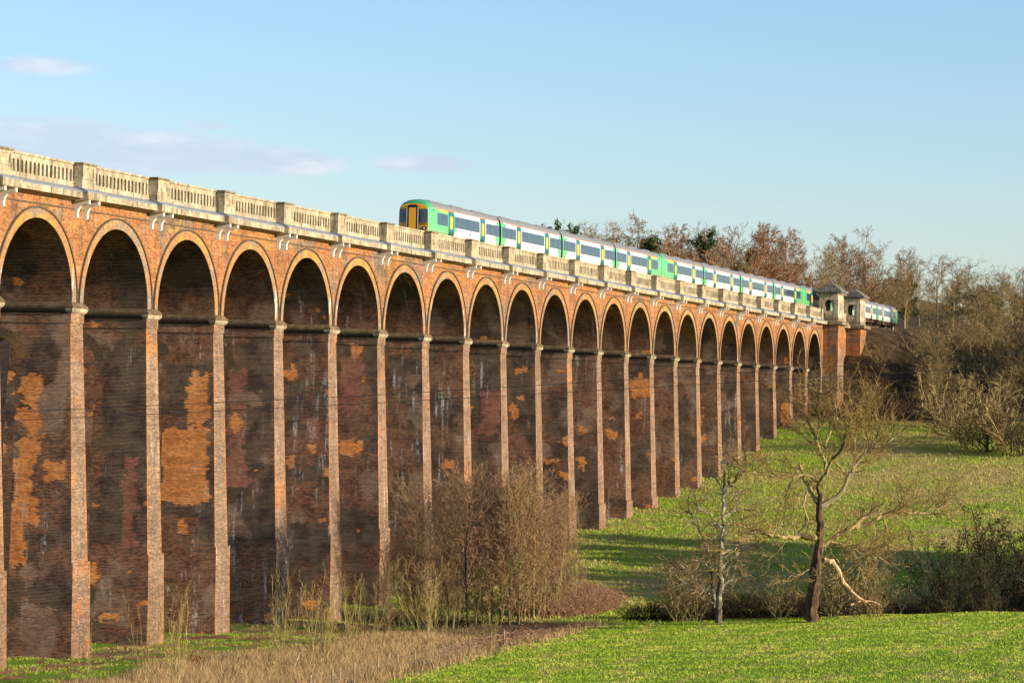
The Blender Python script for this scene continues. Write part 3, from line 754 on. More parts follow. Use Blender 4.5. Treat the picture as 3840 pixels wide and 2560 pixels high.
        b.loft([[(x, y, z) for y, z in pr] for x in (fx, fx-.34)], M_BLK)
        gw = b.build('gangway', r)
        b = MB(); b.box(fx-.37, fx-.335, -.30, .30, 1.0, 2.98, M_CABY); b.build('gangway_door', gw)
        b = MB(); b.box(fx-.36, fx-.33, -.52, -.45, .95, 3.0, M_FRM); b.box(fx-.36, fx-.33, .45, .52, .95, 3.0, M_FRM); b.build('gangway_trim', gw)
        for s_ in (-1, 1):
            b = MB(); nn = 16
            b.loft([[(x, s_*.98+.21*cos(2*pi*i/nn), 1.28+.16*sin(2*pi*i/nn)) for i in range(nn)] for x in (fx, fx-.06)], M_BLK); hl = b.build('headlight', r)
            b = MB(); b.loft([[(x, s_*.98+.09*cos(2*pi*i/nn), 1.28+.09*sin(2*pi*i/nn)) for i in range(nn)] for x in (fx-.06, fx-.075)], M_LAMP); b.build('lens', hl)
        b = MB(); b.box(fx-.3, fx+.1, -1.1, 1.1, .45, .95, M_UND); b.box(fx-.6, fx-.3, -.2, .2, .55, .8, M_UND); b.build('coupler', r)
    return r
c_mid, c_cab, c_wrap = carriage('mid'), carriage('cab'), carriage('wrap')
# fleet number on the cab front
try:
    tc = bpy.data.curves.new('fleet_number', 'FONT'); tc.body = '377206'; tc.size = .26; tc.extrude = .003; tc.align_x = 'CENTER'
    to = bpy.data.objects.new('fleet_number', tc); COL.objects.link(to); to.location = (.05, -.88, 1.56); to.rotation_euler = (pi/2, 0, -pi/2)
    dg = bpy.context.evaluated_depsgraph_get(); me = bpy.data.meshes.new_from_object(to.evaluated_get(dg)); me.materials.append(M_BLK)
    bpy.data.objects.remove(to); to = bpy.data.objects.new('fleet_number', me); COL.objects.link(to); to.parent = c_cab; to.location = (.09, -.88, 1.56); to.rotation_euler = (pi/2, 0, -pi/2)
except Exception as e: print('text', e)
XT, ZR, YT = 82.9, 2.41-3.10, 2.2+1.40
seq = ['cab', 'mid', 'mid', 'cabr', 'cab', 'mid', 'mid', 'cabr', 'wrap', 'mid', 'mid', 'cabr']
used = set()
names = ['leading carriage of the train, with yellow and black cab front and green flanks', 'second carriage of the train, white with green ends, behind the leading cab car',
 'third carriage of the train from the front, white with teal doors', 'fourth carriage, its rear cab coupled to the next unit above the middle of the viaduct',
 'fifth carriage, green cab end coupled to the unit in front of it', 'sixth carriage from the front of the green and white train', 'seventh carriage from the front of the green and white train',
 'eighth carriage, its green rear end touching the carriage with the dark blue side', 'ninth carriage, dark blue and black side, partly behind the nearer pavilion', 'tenth carriage, mostly hidden behind the two stone pavilions',
 'eleventh carriage, between the farther pavilion and the rear one', 'rearmost carriage with green end, at the far right above the grassy bank']
for i, kd in enumerate(seq):
    src = {'mid': c_mid, 'cab': c_cab, 'cabr': c_cab, 'wrap': c_wrap}[kd]
    c = src if src.name not in used else copy_tree(src); used.add(src.name)
    rev = kd == 'cabr'
    c.location = (XT+CL*(i+(1 if rev else 0)), YT, ZR); c.rotation_euler.z = pi if rev else 0
    tag(c, names[i], 'railway carriage', 'carriages of the green and white train')

# ------------------------------------------------------------ world
SUN = Vector((-.115, -1, .25)).normalized()
w = bpy.data.worlds.new("World"); S.world = w; w.use_nodes = True; t = NT(w.node_tree)
bg = t.n['Background']; sky = t.node('ShaderNodeTexSky', sky_type='NISHITA'); sky.sun_disc = False
sky.sun_elevation = math.asin(SUN.z); sky.sun_rotation = math.atan2(SUN.x, SUN.y); sky.altitude = 50; sky.air_density = 1.0; sky.dust_density = .6; sky.ozone_density = 1.6
G = t.node('ShaderNodeTexCoord').outputs['Generated']; dx, dy, dz = t.sep(G)
az = t.math('ARCTAN2', dy, dx)
cv = t.comb(t.math('MULTIPLY', az, 26.0), t.math('MULTIPLY', dz, 95.0), 0.0)
n = t.noise(cv, 1.0, 6, .6); n_big = t.noise(t.comb(t.math('MULTIPLY', az, 9.0), t.math('MULTIPLY', dz, 60.0), 4.0), 1.0, 3, .5)
mask = None
for (vx, vy, wx, wy, st) in ((300,350,440,66,1.1),(620,372,220,42,1.0),(970,376,150,26,1.0),(90,152,150,28,.8),(480,290,80,14,.65),(100,300,300,40,.8),(60,370,260,70,1.2)):
    d = ray(vx, vy); d = d/np.linalg.norm(d); a0, e0 = math.atan2(d[1], d[0]), d[2]; wa, we = wx*K/FPX, wy*K/FPX
    # slight slant follows the roll of the camera at build time only through the measured centre
    u_ = t.math('DIVIDE', t.math('SUBTRACT', az, a0), wa); v_ = t.math('DIVIDE', t.math('SUBTRACT', dz, e0), we)
    q = t.math('SUBTRACT', 1.0, t.math('ADD', t.math('MULTIPLY', u_, u_), t.math('MULTIPLY', v_, v_)))
    q = t.math('MULTIPLY', t.math('MAXIMUM', q, 0.0), st)
    mask = q if mask is None else t.math('MAXIMUM', mask, q)
m1 = t.math('MULTIPLY', t.step(mask, .0, .8), t.step(t.math('ADD', n, t.math('MULTIPLY', mask, .30)), .42, .72))
haze = t.math('MULTIPLY', m1, .62, clamp=True)
cl_top = t.step(n, .45, .72)
ccol = t.mix(cl_top, (2.9, 3.2, 4.0), (4.2, 4.1, 4.55))
# lift and whiten the lower sky a little the way thin vapour does
tint = t.mix(t.step(dz, -.02, .16), (.78, .80, 1.01), (.72, .82, .98))
base = t.mix(1.0, sky.outputs[0], tint, 'MULTIPLY')
cm = t.mix(haze, base, ccol)
t.put(bg.inputs['Color'], cm); bg.inputs['Strength'].default_value = .13
sl = bpy.data.lights.new('sun', 'SUN'); sl.energy = 5.0; sl.angle = radians(.5); sl.color = (1, .83, .60)
so = bpy.data.objects.new('sun', sl); COL.objects.link(so); so.rotation_euler = (-SUN).to_track_quat('-Z', 'Y').to_euler(); so.location = (0, 0, 60)
# ------------------------------------------------------------ vegetation
def bark(name, c1, c2, c3=None, sc=2.0, rough=.9):
    m, t, b = newmat(name, rough, .15)
    P = t.node('ShaderNodeTexCoord').outputs['Object']; x, y, z = t.sep(P)
    n = t.noise(t.comb(t.math('MULTIPLY', x, 3.0), t.math('MULTIPLY', y, 3.0), z), sc, 4, .65)
    c = t.mix(t.step(n, .38, .62), c1, c2)
    if c3: c = t.mix(t.math('MULTIPLY', t.step(t.noise(P, sc*.35, 3), .5, .6), .8), c, c3)
    t.put(b.inputs['Base Color'], c); return m
B_DARK = bark('bark_dark', (.035, .026, .016), (.10, .075, .045))
B_OLIVE = bark('bark_olive', (.18, .15, .055), (.42, .35, .15))
B_GREY = bark('bark_grey', (.14, .115, .08), (.30, .25, .17), (.20, .18, .09))
B_LICH = bark('bark_lichen', (.12, .10, .07), (.40, .38, .28), (.06, .05, .035), 1.6)
B_WHITE = bark('bark_birch', (.48, .42, .34), (.70, .62, .50), (.10, .08, .06))
B_RED = bark('bark_torn_red', (.05, .034, .022), (.14, .085, .048), (.03, .022, .016))
B_LIMB = bark('bark_willow_limb', (.20, .145, .055), (.44, .34, .15), (.08, .055, .03))
T_LIMB = bark('twig_willow', (.17, .11, .04), (.33, .22, .08))
B_BARE = bark('bare_wood', (.38, .24, .13), (.60, .42, .26))
T_PURP = bark('twig_purple_brown', (.19, .105, .06), (.38, .22, .125))
T_BROWN = bark('twig_brown', (.14, .09, .04), (.29, .19, .085))
T_GINGER = bark('twig_ginger', (.18, .09, .038), (.33, .175, .07))
T_OLIVE = bark('twig_olive', (.17, .12, .05), (.34, .25, .115))
T_OCHRE = bark('twig_ochre', (.24, .165, .04), (.44, .31, .085))
T_DARK = bark('twig_dark', (.035, .028, .014), (.085, .06, .03))
L_BUD = bark('bud_leaf', (.13, .105, .035), (.27, .21, .08)); L_PINE = bark('pine_needle', (.020, .042, .012), (.055, .085, .022))
L_IVY = bark('evergreen_leaf', (.018, .035, .008), (.05, .075, .018)); L_BROWNL = bark('withered_leaf', (.16, .06, .02), (.30, .12, .04))

class TG:
    """grows a bare tree: trunk and limbs go to mesh 0, twigs to mesh 1, leaves to mesh 2"""
    def __init__(s, seed): s.r = random.Random(seed); s.v = [[], [], []]; s.f = [[], [], []]
    def tube(s, k, pts, rads, n):
        V, F = s.v[k], s.f[k]; base = len(V); m = len(pts)
        for i in range(m):
            p = pts[i]; q0 = pts[i-1] if i else p; q1 = pts[i+1] if i < m-1 else p
            dx, dy, dz = q1[0]-q0[0], q1[1]-q0[1], q1[2]-q0[2]
            l = sqrt(dx*dx+dy*dy+dz*dz) or 1; dx /= l; dy /= l; dz /= l
            if abs(dz) < .9: ax, ay, az = dy, -dx, 0.0
            else: ax, ay, az = 0.0, dz, -dy
            l = sqrt(ax*ax+ay*ay+az*az) or 1; ax /= l; ay /= l; az /= l
            bx, by, bz = dy*az-dz*ay, dz*ax-dx*az, dx*ay-dy*ax; rr = rads[i]
            for j in range(n):
                c, q = cos(2*pi*j/n)*rr, sin(2*pi*j/n)*rr
                V.append((p[0]+ax*c+bx*q, p[1]+ay*c+by*q, p[2]+az*c+bz*q))
        for i in range(m-1):
            for j in range(n):
                a = base+i*n+j; c = base+i*n+(j+1) % n; F.append((a, c, c+n, a+n))
    def leafq(s, p, size):
        r = s.r; V, F = s.v[2], s.f[2]; b = len(V)
        u = Vector((r.gauss(0, 1), r.gauss(0, 1), r.gauss(0, 1))).normalized(); w = u.cross(Vector((r.gauss(0, 1), r.gauss(0, 1), r.gauss(0, 1)))).normalized()
        p = Vector(p)
        for a, c in ((-1, 0), (0, -.55), (1, 0), (0, .55)): V.append(tuple(p+u*a*size+w*c*size))
        F.append((b, b+1, b+2, b+3))
    def branch(s, p, d, L, r0, lev, P):
        r = s.r; pr = P['lv'][lev]; nseg = pr['seg']; pts = [p]; rads = [r0]; d = Vector(d).normalized(); step = L/nseg
        q = Vector(p); r1 = max(P['rmin'], r0*pr.get('tap', .3)); dirs = [d.copy()]
        for i in range(nseg):
            wv = pr['wob']; d = d+Vector((r.gauss(0, wv), r.gauss(0, wv), r.gauss(0, wv*.7)+pr['up'])); d.normalize()
            q = q+d*step; pts.append(tuple(q)); dirs.append(d.copy()); rads.append(r0+(r1-r0)*(i+1)/nseg)
        k = 0 if lev <= P.get('trunklev', 1) else 1
        s.tube(k, pts, rads, pr['n'])
        if lev+1 < len(P['lv']):
            nx = P['lv'][lev+1]; cnt = nx['cnt']; t0 = nx.get('t0', .15)
            cnt = max(1, int(cnt*(.75+.5*r.random())))
            a0 = r.random()*6.28
            for c in range(cnt):
                t_ = t0+(1-t0)*(c+r.random()*.8)/cnt; t_ = min(t_, .995); fi = t_*nseg; i = int(fi); fr = fi-i
                P0 = Vector(pts[i]).lerp(Vector(pts[i+1]), fr); dd = dirs[i+1]
                ang = radians(nx['ang']*(1+.3*r.gauss(0, 1)))*(1-nx.get('angtop', 0)*t_)
                ph = a0+c*2.4+r.gauss(0, .4)
                a = dd.cross(Vector((0, 0, 1)));  a = a.normalized() if a.length > .05 else Vector((1, 0, 0)); b_ = dd.cross(a)
                nd = dd*cos(ang)+(a*cos(ph)+b_*sin(ph))*sin(ang)
                shape = nx.get('shape', 'cone')
                if shape == 'cone': ls = 1-.62*t_
                elif shape == 'round': ls = .45+.95*sin(pi*min(1, .15+.85*(1-t_)))*.75
                else: ls = .75+.3*r.random()
                ll = nx['len']*(L if nx.get('rel', True) else 1)*ls*(.75+.5*r.random())
                rr = min(rads[i]*.75, max(P['rmin'], rads[i]*nx.get('rr', .5)))
                s.branch(tuple(P0), nd, ll, rr, lev+1, P)
        elif P.get('leaf'):
            for _ in range(P['leaf'][0]):
                t_ = r.random(); i = min(nseg-1, int(t_*nseg)); pp = Vector(pts[i]).lerp(Vector(pts[i+1]), t_*nseg-i)
                sp = P['leaf'][2]; s.leafq((pp.x+r.gauss(0, sp), pp.y+r.gauss(0, sp), pp.z+r.gauss(0, sp)), P['leaf'][1]*(.6+.8*r.random()))
def mk(name, V, F, mat, parent):
    me = bpy.data.meshes.new(name); me.from_pydata(V, [], F); me.materials.append(mat); me.update()
    o = bpy.data.objects.new(name, me); COL.objects.link(o); o.parent = parent; return o
def finish(tg, root, mats, names=('trunk', 'crown', 'foliage')):
    for k in range(3):
        if tg.v[k]: mk(names[k], tg.v[k], tg.f[k], mats[k], root)
    return root
def lv(cnt, ang, ln, seg, n, wob, up, **kw): d = dict(cnt=cnt, ang=ang, len=ln, seg=seg, n=n, wob=wob, up=up); d.update(kw); return d
SPEC = {
 # height about 1 unit = metres given by 'H'
 'alder': dict(H=11, r=.085, rmin=.0125, lv=[lv(1,0,1,12,6,.035,.02,tap=.15), lv(38,42,.25,5,4,.09,.09,t0=.08,angtop=.3,rr=.36,tap=.35,shape='round'), lv(8,40,.38,4,3,.13,.06,t0=.1,rr=.55,shape='x'), lv(5,38,.42,2,3,.2,.02,rr=.7,shape='x')], m=(B_OLIVE, T_PURP, None)),
 'alderd': dict(H=11, r=.12, rmin=.0125, lv=[lv(1,0,1,12,6,.05,.02,tap=.2), lv(26,48,.28,6,4,.12,.07,t0=.25,angtop=.4,rr=.40,tap=.35,shape='round'), lv(7,42,.38,4,3,.15,.02,t0=.1,rr=.55,shape='x'), lv(6,38,.42,2,3,.2,.02,rr=.7,shape='x')], m=(B_DARK, T_PURP, None)),
 'pole': dict(H=9, r=.062, rmin=.010, lv=[lv(1,0,1,10,5,.05,.02,tap=.2), lv(22,34,.24,4,3,.12,.08,t0=.1,angtop=.3,rr=.4), lv(6,40,.4,3,3,.16,.03,rr=.6,shape='x')], m=(B_OCH if False else B_OLIVE, T_OLIVE, None)),
 'sapling': dict(H=6.5, r=.036, rmin=.008, multi=(6, 24, .95), lv=[lv(1,0,1,8,5,.06,.06,tap=.3), lv(11,32,.30,4,4,.10,.10,t0=.2,angtop=.2,rr=.45), lv(5,34,.45,3,3,.14,.06,rr=.6,shape='x')], m=(B_OLIVE, T_OCHRE, None)),
 'oak': dict(H=17, r=.34, rmin=.026, lv=[lv(1,0,.72,8,7,.06,.02,tap=.35), lv(13,52,.62,7,5,.13,.05,t0=.28,angtop=.5,rr=.5,shape='x'), lv(10,45,.42,5,4,.16,.03,t0=.15,rr=.5,shape='x'), lv(8,42,.42,4,3,.2,.02,t0=.1,rr=.5,shape='x'), lv(5,40,.42,2,3,.22,.02,rr=.7,shape='x')], m=(B_GREY, T_BROWN, None)),
 'birch': dict(H=19, r=.16, rmin=.026, lv=[lv(1,0,1,12,6,.04,.02,tap=.12), lv(30,38,.30,6,4,.09,.06,t0=.22,angtop=.1,rr=.36), lv(12,40,.34,4,3,.14,-.03,t0=.1,rr=.5,shape='x'), lv(9,35,.5,3,3,.16,-.09,rr=.7,shape='x')], m=(B_WHITE, T_GINGER, None)),
 'ash': dict(H=18, r=.2, rmin=.026, lv=[lv(1,0,1,10,6,.05,.03,tap=.15), lv(18,36,.42,7,5,.10,.08,t0=.22,angtop=.2,rr=.5), lv(9,40,.38,4,4,.14,.05,t0=.15,rr=.5,shape='x'), lv(7,38,.42,3,3,.16,.03,rr=.6,shape='x')], m=(B_OLIVE, T_BROWN, None)),
 'budding': dict(H=17, r=.30, rmin=.026, leaf=(4, .075, .12), lv=[lv(1,0,.7,8,7,.06,.02,tap=.35), lv(13,50,.66,7,5,.13,.06,t0=.25,angtop=.5,rr=.5,shape='x'), lv(10,45,.42,5,4,.16,.03,t0=.12,rr=.5,shape='x'), lv(8,42,.42,3,3,.2,.02,t0=.1,rr=.5,shape='x'), lv(3,40,.42,2,3,.22,.02,rr=.7,shape='x')], m=(B_GREY, T_OLIVE, L_BUD)),
 'larch': dict(H=20, r=.22, rmin=.026, lv=[lv(1,0,1,12,6,.015,.02,tap=.08), lv(60,82,.24,5,4,.06,.02,t0=.12,rr=.3), lv(13,60,.32,3,3,.12,-.06,t0=.05,rr=.5,shape='x'), lv(4,40,.5,2,3,.14,-.05,rr=.7,shape='x')], m=(B_DARK, T_GINGER, None)),
 'pine': dict(H=19, r=.22, rmin=.015, leaf=(16, .17, .22), lv=[lv(1,0,1,10,6,.03,.02,tap=.15), lv(34,62,.26,5,4,.08,.09,t0=.3,rr=.4), lv(9,45,.36,3,3,.12,.12,t0=.3,rr=.5,shape='x')], m=(B_DARK, T_DARK, L_PINE)),
 'ivy': dict(H=13, r=.20, rmin=.016, leaf=(22, .13, .2), lv=[lv(1,0,.9,8,6,.06,.02,tap=.2), lv(18,45,.36,5,4,.12,.04,t0=.1,angtop=.3,rr=.45), lv(9,45,.38,4,3,.15,.02,rr=.5,shape='x'), lv(3,40,.4,2,3,.2,0,rr=.6,shape='x')], m=(B_DARK, T_DARK, L_IVY)),
 'shrub': dict(H=5, r=.05, rmin=.014, multi=(8, 38, .95), lv=[lv(1,0,1,6,4,.12,.03,tap=.25), lv(7,36,.36,4,3,.14,.05,t0=.15,rr=.5), lv(6,38,.42,3,3,.18,.02,rr=.6,shape='x'), lv(3,35,.5,2,3,.2,0,rr=.7,shape='x')], m=(B_OLIVE, T_BROWN, None)),
 'sallow': dict(H=7, r=.07, rmin=.013, leaf=(1, .06, .1), multi=(6, 24, .95), lv=[lv(1,0,1,7,5,.09,.03,tap=.25), lv(10,38,.36,4,3,.14,.05,t0=.15,rr=.5), lv(7,38,.42,3,3,.18,.02,rr=.6,shape='x'), lv(3,35,.5,2,3,.2,0,rr=.7,shape='x')], m=(B_DARK, T_DARK, L_IVY)),  # near-black bark and twigs put the sallows' shade into their colour
}
def grow(kind, seed, nm, mats=None, hs=1.0):
    sp = SPEC[kind]; tg = TG(seed); r = tg.r; H = sp['H']*hs
    P = dict(lv=sp['lv'], rmin=sp['rmin'], leaf=sp.get('leaf'), trunklev=1)
    n, spread, ms = sp.get('multi', (1, 0, 1))
    if n == 1: tg.branch((0, 0, -.3), (r.gauss(0, .03), r.gauss(0, .03), 1), H*sp['lv'][0]['len'], sp['r'], 0, P)
    else:
        for i in range(n):
            a = i*2.4+r.random(); ti = radians(spread)*(.25+.75*r.random()); sc = ms*(.65+.4*r.random())
            tg.branch((cos(a)*.12, sin(a)*.12, -.2), (sin(ti)*cos(a), sin(ti)*sin(a), cos(ti)), H*sc, sp['r']*(.6+.5*r.random()), 0, P)
    root = empty(nm, (0, 0, 0)); m = mats or sp['m']
    top = max(v[2] for k in range(3) for v in tg.v[k]) if tg.v[0] else H
    root['h'] = float(top); finish(tg, root, m); return root
HGT = {}
PROTO = {}
def plant(proto_key, x, y, H, label, cat, group=None, z=None, wide=1.0, rnd=random):
    kind, seed, nm, mats = PROTO_DEF[proto_key]
    if proto_key not in PROTO:
        o = grow(kind, seed, nm, mats); PROTO[proto_key] = o; HGT[proto_key] = o['h']; del o['h']; c = o
    else: c = copy_tree(PROTO[proto_key])
    zz = ground(x, y) if z is None else z; s_ = H/HGT[proto_key]
    c.location = (x, y, zz-.1); c.scale = (s_*wide, s_*wide, s_); c.rotation_euler = (rnd.gauss(0, .03), rnd.gauss(0, .03), rnd.random()*6.28)
    tag(c, label, cat, group); return c
PROTO_DEF = {
 'al1': ('alder', 1, 'alder_tree', None), 'al2': ('alder', 2, 'alder_tree', None), 'al3': ('alderd', 3, 'alder_tree', None), 'al4': ('alderd', 4, 'alder_tree', None),
 'al5': ('alder', 15, 'alder_tree', (B_DARK, T_OLIVE, None)),
 'po1': ('pole', 5, 'young_tree', None), 'po2': ('pole', 6, 'young_tree', None),
 'sa1': ('sapling', 7, 'young_willow', None), 'sa2': ('sapling', 8, 'young_willow', None), 'sa3': ('sapling', 9, 'young_willow', None),
 'oa1': ('oak', 11, 'bare_tree', None), 'oa2': ('oak', 12, 'bare_tree', (B_DARK, T_BROWN, None)), 'oa3': ('oak', 13, 'bare_tree', (B_GREY, T_OLIVE, None)),
 'bi1': ('birch', 21, 'birch_tree', None), 'bi2': ('birch', 22, 'birch_tree', None), 'bi3': ('birch', 23, 'birch_tree', (B_WHITE, T_PURP, None)),
 'as1': ('ash', 31, 'bare_tree', None), 'as2': ('ash', 32, 'bare_tree', (B_GREY, T_OLIVE, None)), 'as3': ('ash', 33, 'bare_tree', (B_OLIVE, T_GINGER, None)),
 'bu1': ('budding', 41, 'budding_tree', None), 'bu2': ('budding', 42, 'budding_tree', None),
 'la1': ('larch', 51, 'larch_tree', None), 'pi1': ('pine', 61, 'pine_tree', None), 'pi2': ('pine', 62, 'pine_tree', None),
 'iv1': ('ivy', 71, 'evergreen_tree', None), 'iv2': ('ivy', 72, 'evergreen_tree', None),
 'sh1': ('shrub', 81, 'shrub', None), 'sh2': ('shrub', 82, 'shrub', (B_OLIVE, T_GINGER, None)), 'sh3': ('shrub', 83, 'shrub', (B_DARK, T_DARK, None)), 'sh4': ('shrub', 84, 'shrub', (B_OLIVE, T_OLIVE, None)),
 'sw1': ('sallow', 91, 'sallow_bush', None), 'sw2': ('sallow', 92, 'sallow_bush', None),
}
R = random.Random(77)
def gpt(vx, vy, lo=60, hi=700):          # where a sight line meets the ground
    d = ray(vx, vy); d = d/sqrt(d[0]**2+d[1]**2); prev = None; D = lo
    while D < hi:
        p = CAM+d*D
        if p[2] < ground(p[0], p[1]): return p, D
        D += .5 if D < 260 else 1.0
    return CAM+d*hi, hi
def topH(vy, vx, x, y, zg):               # height that brings the tip of a plant at x,y up to image row vy
    D = sqrt((x-CAM[0])**2+(y-CAM[1])**2); p = at(vx, vy, D); return max(1.0, (p[2]-zg)*1.06)
def place(vx, vtop, D, key, label, cat, group=None, wide=1.0, right_side=False):
    yaw = math.atan2(ray(vx, 900)[1], ray(vx, 900)[0])
    if right_side and vx >= 2125: D = D+70
    else: D = max(D, 91/math.sin(yaw)+R.uniform(0, 8))
    p = at(vx, 900, D); z = ground(p[0], p[1]); H = topH(vtop, vx, p[0], p[1], z)
    return plant(key, p[0], p[1], H, label, cat, group, wide=wide, rnd=R)

# --- skyline and wood behind the train
GW = 'bare trees on the wooded hill behind the viaduct'
sky_l = [(1228,522,455,'pi2'),(1268,517,452,'pi1'),(1306,521,448,'pi2'),(1332,528,470,'oa1'),(1352,514,465,'oa1'),(1385,511,460,'oa2'),(1418,518,455,'oa1'),(1452,496,450,'la1'),(1486,545,470,'pi1'),(1505,532,455,'as2'),(1530,527,450,'bi3'),(1552,530,465,'as1'),
 (1580,545,455,'oa2'),(1600,535,445,'pi1'),(1618,530,450,'oa1'),(1640,532,450,'la1'),(1662,522,455,'as3'),(1690,522,440,'oa2'),(1712,520,435,'bi1'),(1738,528,430,'bi2'),(1762,526,432,'bi1'),(1790,530,428,'bi3'),(1815,540,425,'bi2'),(1842,555,420,'bi1'),(1868,572,425,'as1'),
 (1893,560,430,'as2'),(1922,560,425,'oa1'),(1948,548,420,'bi3'),(1985,528,415,'oa2'),(2012,556,420,'oa1'),(2048,580,425,'bi2'),(2075,572,415,'as1'),(2108,600,420,'oa3'),(2150,586,425,'oa1'),(2185,590,420,'oa1'),(2215,632,430,'as2'),(2255,628,415,'bu2'),(2290,630,420,'bu1'),(2322,612,430,'oa3'),(2348,612,430,'oa1')]
KN = {'pi':('dark green pine tip','pine'),'oa':('wide bare brown tree','tree'),'la':('ginger cone-shaped larch','larch'),'as':('upright bare tree','tree'),'bi':('ginger bare birch with white trunk','birch'),'bu':('pale olive budding tree','tree'),'iv':('dark evergreen tree','tree')}
for i, (vx, vt, D, k) in enumerate(sky_l):
    nm, cat = KN[k[:2]]
    place(vx, vt, D, k, f'{nm}, {ORD[i]} crown from the left along the skyline', cat, GW, wide=1.0 if k[:2] != 'pi' else .9)
# fill the hill with further trees behind and below the skyline row
fill = 0
for row, (D0, x0, x1, st, drop) in enumerate(((500, 1230, 2352, 40, 14), (425, 1330, 2352, 33, 34), (408, 1560, 2040, 34, 55))):
    vx = x0
    while vx < x1:
        vt = np.interp(vx, [1230,1330,1450,1700,1850,1985,2100,2352], [545,540,528,540,575,570,615,640])+drop+R.uniform(-8, 22)
        D = D0+R.uniform(-9, 9); p = at(vx, 900, D)
        if not (-3 < p[1] < 14):
            k = R.choice(['oa1','oa2','as1','as3','bi3','bi1','oa2','iv1','as2'] if vx < 2000 else ['oa1','oa3','as2','bu1','iv2','sh1'])
            place(vx, vt, D, k, 'bare tree inside the wood behind the viaduct, its crown merged with its neighbours', 'tree', 'trees filling the wood behind the viaduct', wide=1.15); fill += 1
        vx += st*R.uniform(.75, 1.25)
# --- trees on the right-hand side of the valley
GR = 'trees on the right-hand slope'
right = [(2240,628,372,'bu1','large olive budding tree with a dark forked trunk on the right slope',1.15),(2130,690,400,'oa3','bare olive tree right of the rear carriage',1.0),(2165,668,378,'bu2','budding tree between the rear carriage and the large forked tree',1.0),
 (2330,660,360,'bu2','olive budding tree cut by the right picture edge',1.1),(2290,700,350,'bu1','lower budding tree in front of the large forked tree',1.0),(2080,690,395,'as3','ginger-brown tree directly right of the rear carriage',1.0),(2055,745,392,'sh2','ginger brush beside the rear end of the train',1.3),
 (2200,740,360,'oa3','bare tree with pale trunk on the dark slope',1.0),(2150,830,365,'sh3','dark leafless shrub in the shaded hollow below the big trees',1.3),(2265,830,352,'sh1','brown leafless shrub at the foot of the large forked tree',1.3),
 (2085,820,375,'bi3','young birch on the dark embankment slope',.8),(2180,850,352,'sh3','dark shrub in the hollow beneath the slope trees',1.4),(2035,790,378,'sh2','ginger shrub on the embankment below the railings',1.0)]
for vx, vt, D, k, lb, wd in right: place(vx, vt, D+30, k, lb, 'shrub' if k[:2] == 'sh' else 'tree', GR, wide=wd, right_side=True)
ns = 0; slope_l = []
while ns < 62:
    vx = R.uniform(1975, 2360); D = R.uniform(392, 478); p = at(vx, 900, D)
    if p[1] > -4: continue
    z = ground(p[0], p[1]); hm = min(9.5, -3.0+.25*(-p[1]-1)-z) if p[0] > 262 or p[0] < 250 else min(9.5, -12+.25*(-p[1]-1)-z)
    if hm < 2.2 or (vx < 2100 and hm > 5): hm = min(hm, 4.0)
    if hm < 1.8: ns += .2; continue
    slope_l.append((vx, p[0], p[1], hm*R.uniform(.75, 1.0))); ns += 1
for vx, x_, y_, h_ in slope_l:
    plant(R.choice(['sh1','sh2','sh3','sh3','sw1','oa2','as1','bu2','oa3','sh4']) if h_ > 4.5 else R.choice(['sh2','sh3','sh3','sh1']), x_, y_, h_, 'small bare bush in the brush on the shaded bank right of the viaduct end', 'bush', 'brush covering the bank right of the viaduct end', wide=1.35, rnd=R)
hedge = [(2235,1035,880,'sh1',1.5),(2290,1040,860,'sh4',1.4),(2330,1045,880,'sh1',1.4),(2200,1015,900,'sh1',1.3),(2265,1040,930,'sh3',1.5),(2345,1050,930,'sh3',1.4),(2150,985,905,'sh3',1.5),(2100,965,880,'sh3',1.4),(2035,960,885,'sh3',1.4),(1990,955,880,'sh3',1.2),(2310,1046,960,'sh2',1.3),(2215,1030,965,'sh3',1.3),(2180,990,850,'sh1',1.2)]
hedge.sort(key=lambda q: -q[0])
for i, (vx, vb, vt, k, wd) in enumerate(hedge):
    p, D = gpt(vx, vb); H = topH(vt, vx, p[0], p[1], p[2])
    plant(k, p[0], p[1], H, f'{ORD[i]} leafless shrub from the right along the top edge of the far meadow', 'shrub', 'shrubs edging the far meadow', wide=wd, rnd=R)
# --- alder grove in front of the piers (photo pixel x of the stem, row of the top, row of the foot)
grove = []
for vx_, vt_, k_ in ((860,1330,'po1'),(880,1290,'al5'),(915,1300,'po2'),(950,1250,'al1'),(1150,1250,'po2'),(1200,1230,'po1'),(1250,1200,'po2'),(1300,1230,'po1'),(1318,1290,'po2'),(1090,1260,'po1'),(1020,1300,'po2'),(1270,1290,'po1')): grove.append((vx_, vt_, k_))
for vx_ in range(892, 1335, 34): grove.append((vx_+R.uniform(-6, 6), float(np.interp(vx_, [880,960,1040,1130,1225,1290,1330], [1290,1150,1075,1110,1075,1150,1235]))+R.uniform(0, 70), R.choice(['al1','al2','al5','al4','al1','al2'])))
base_row = lambda vx: np.interp(vx, [780, 880, 1000, 1100, 1200, 1330], [1462, 1470, 1462, 1452, 1436, 1405])
for vx, vt, k in ((905,1235,'al3'),(960,1150,'al1'),(990,1110,'al2'),(1040,1072,'al1'),(1075,1085,'al4'),(1010,1190,'al5'),(940,1230,'al2'),(1110,1165,'al1'),(1150,1090,'al2'),(1190,1120,'al4'),(1225,1072,'al1'),(1255,1110,'al5'),(1285,1150,'al2'),(1300,1200,'al1'),(1130,1130,'al3'),(1075,1180,'al5'),(1240,1180,'al3'),(1170,1180,'al1'),(1030,1240,'al4'),(890,1320,'al5'),(970,1290,'al3'),(1205,1160,'al2'),(1268,1160,'al4'),(1095,1120,'al2'),(1055,1130,'al4')):
    grove.append((vx, vt, k))
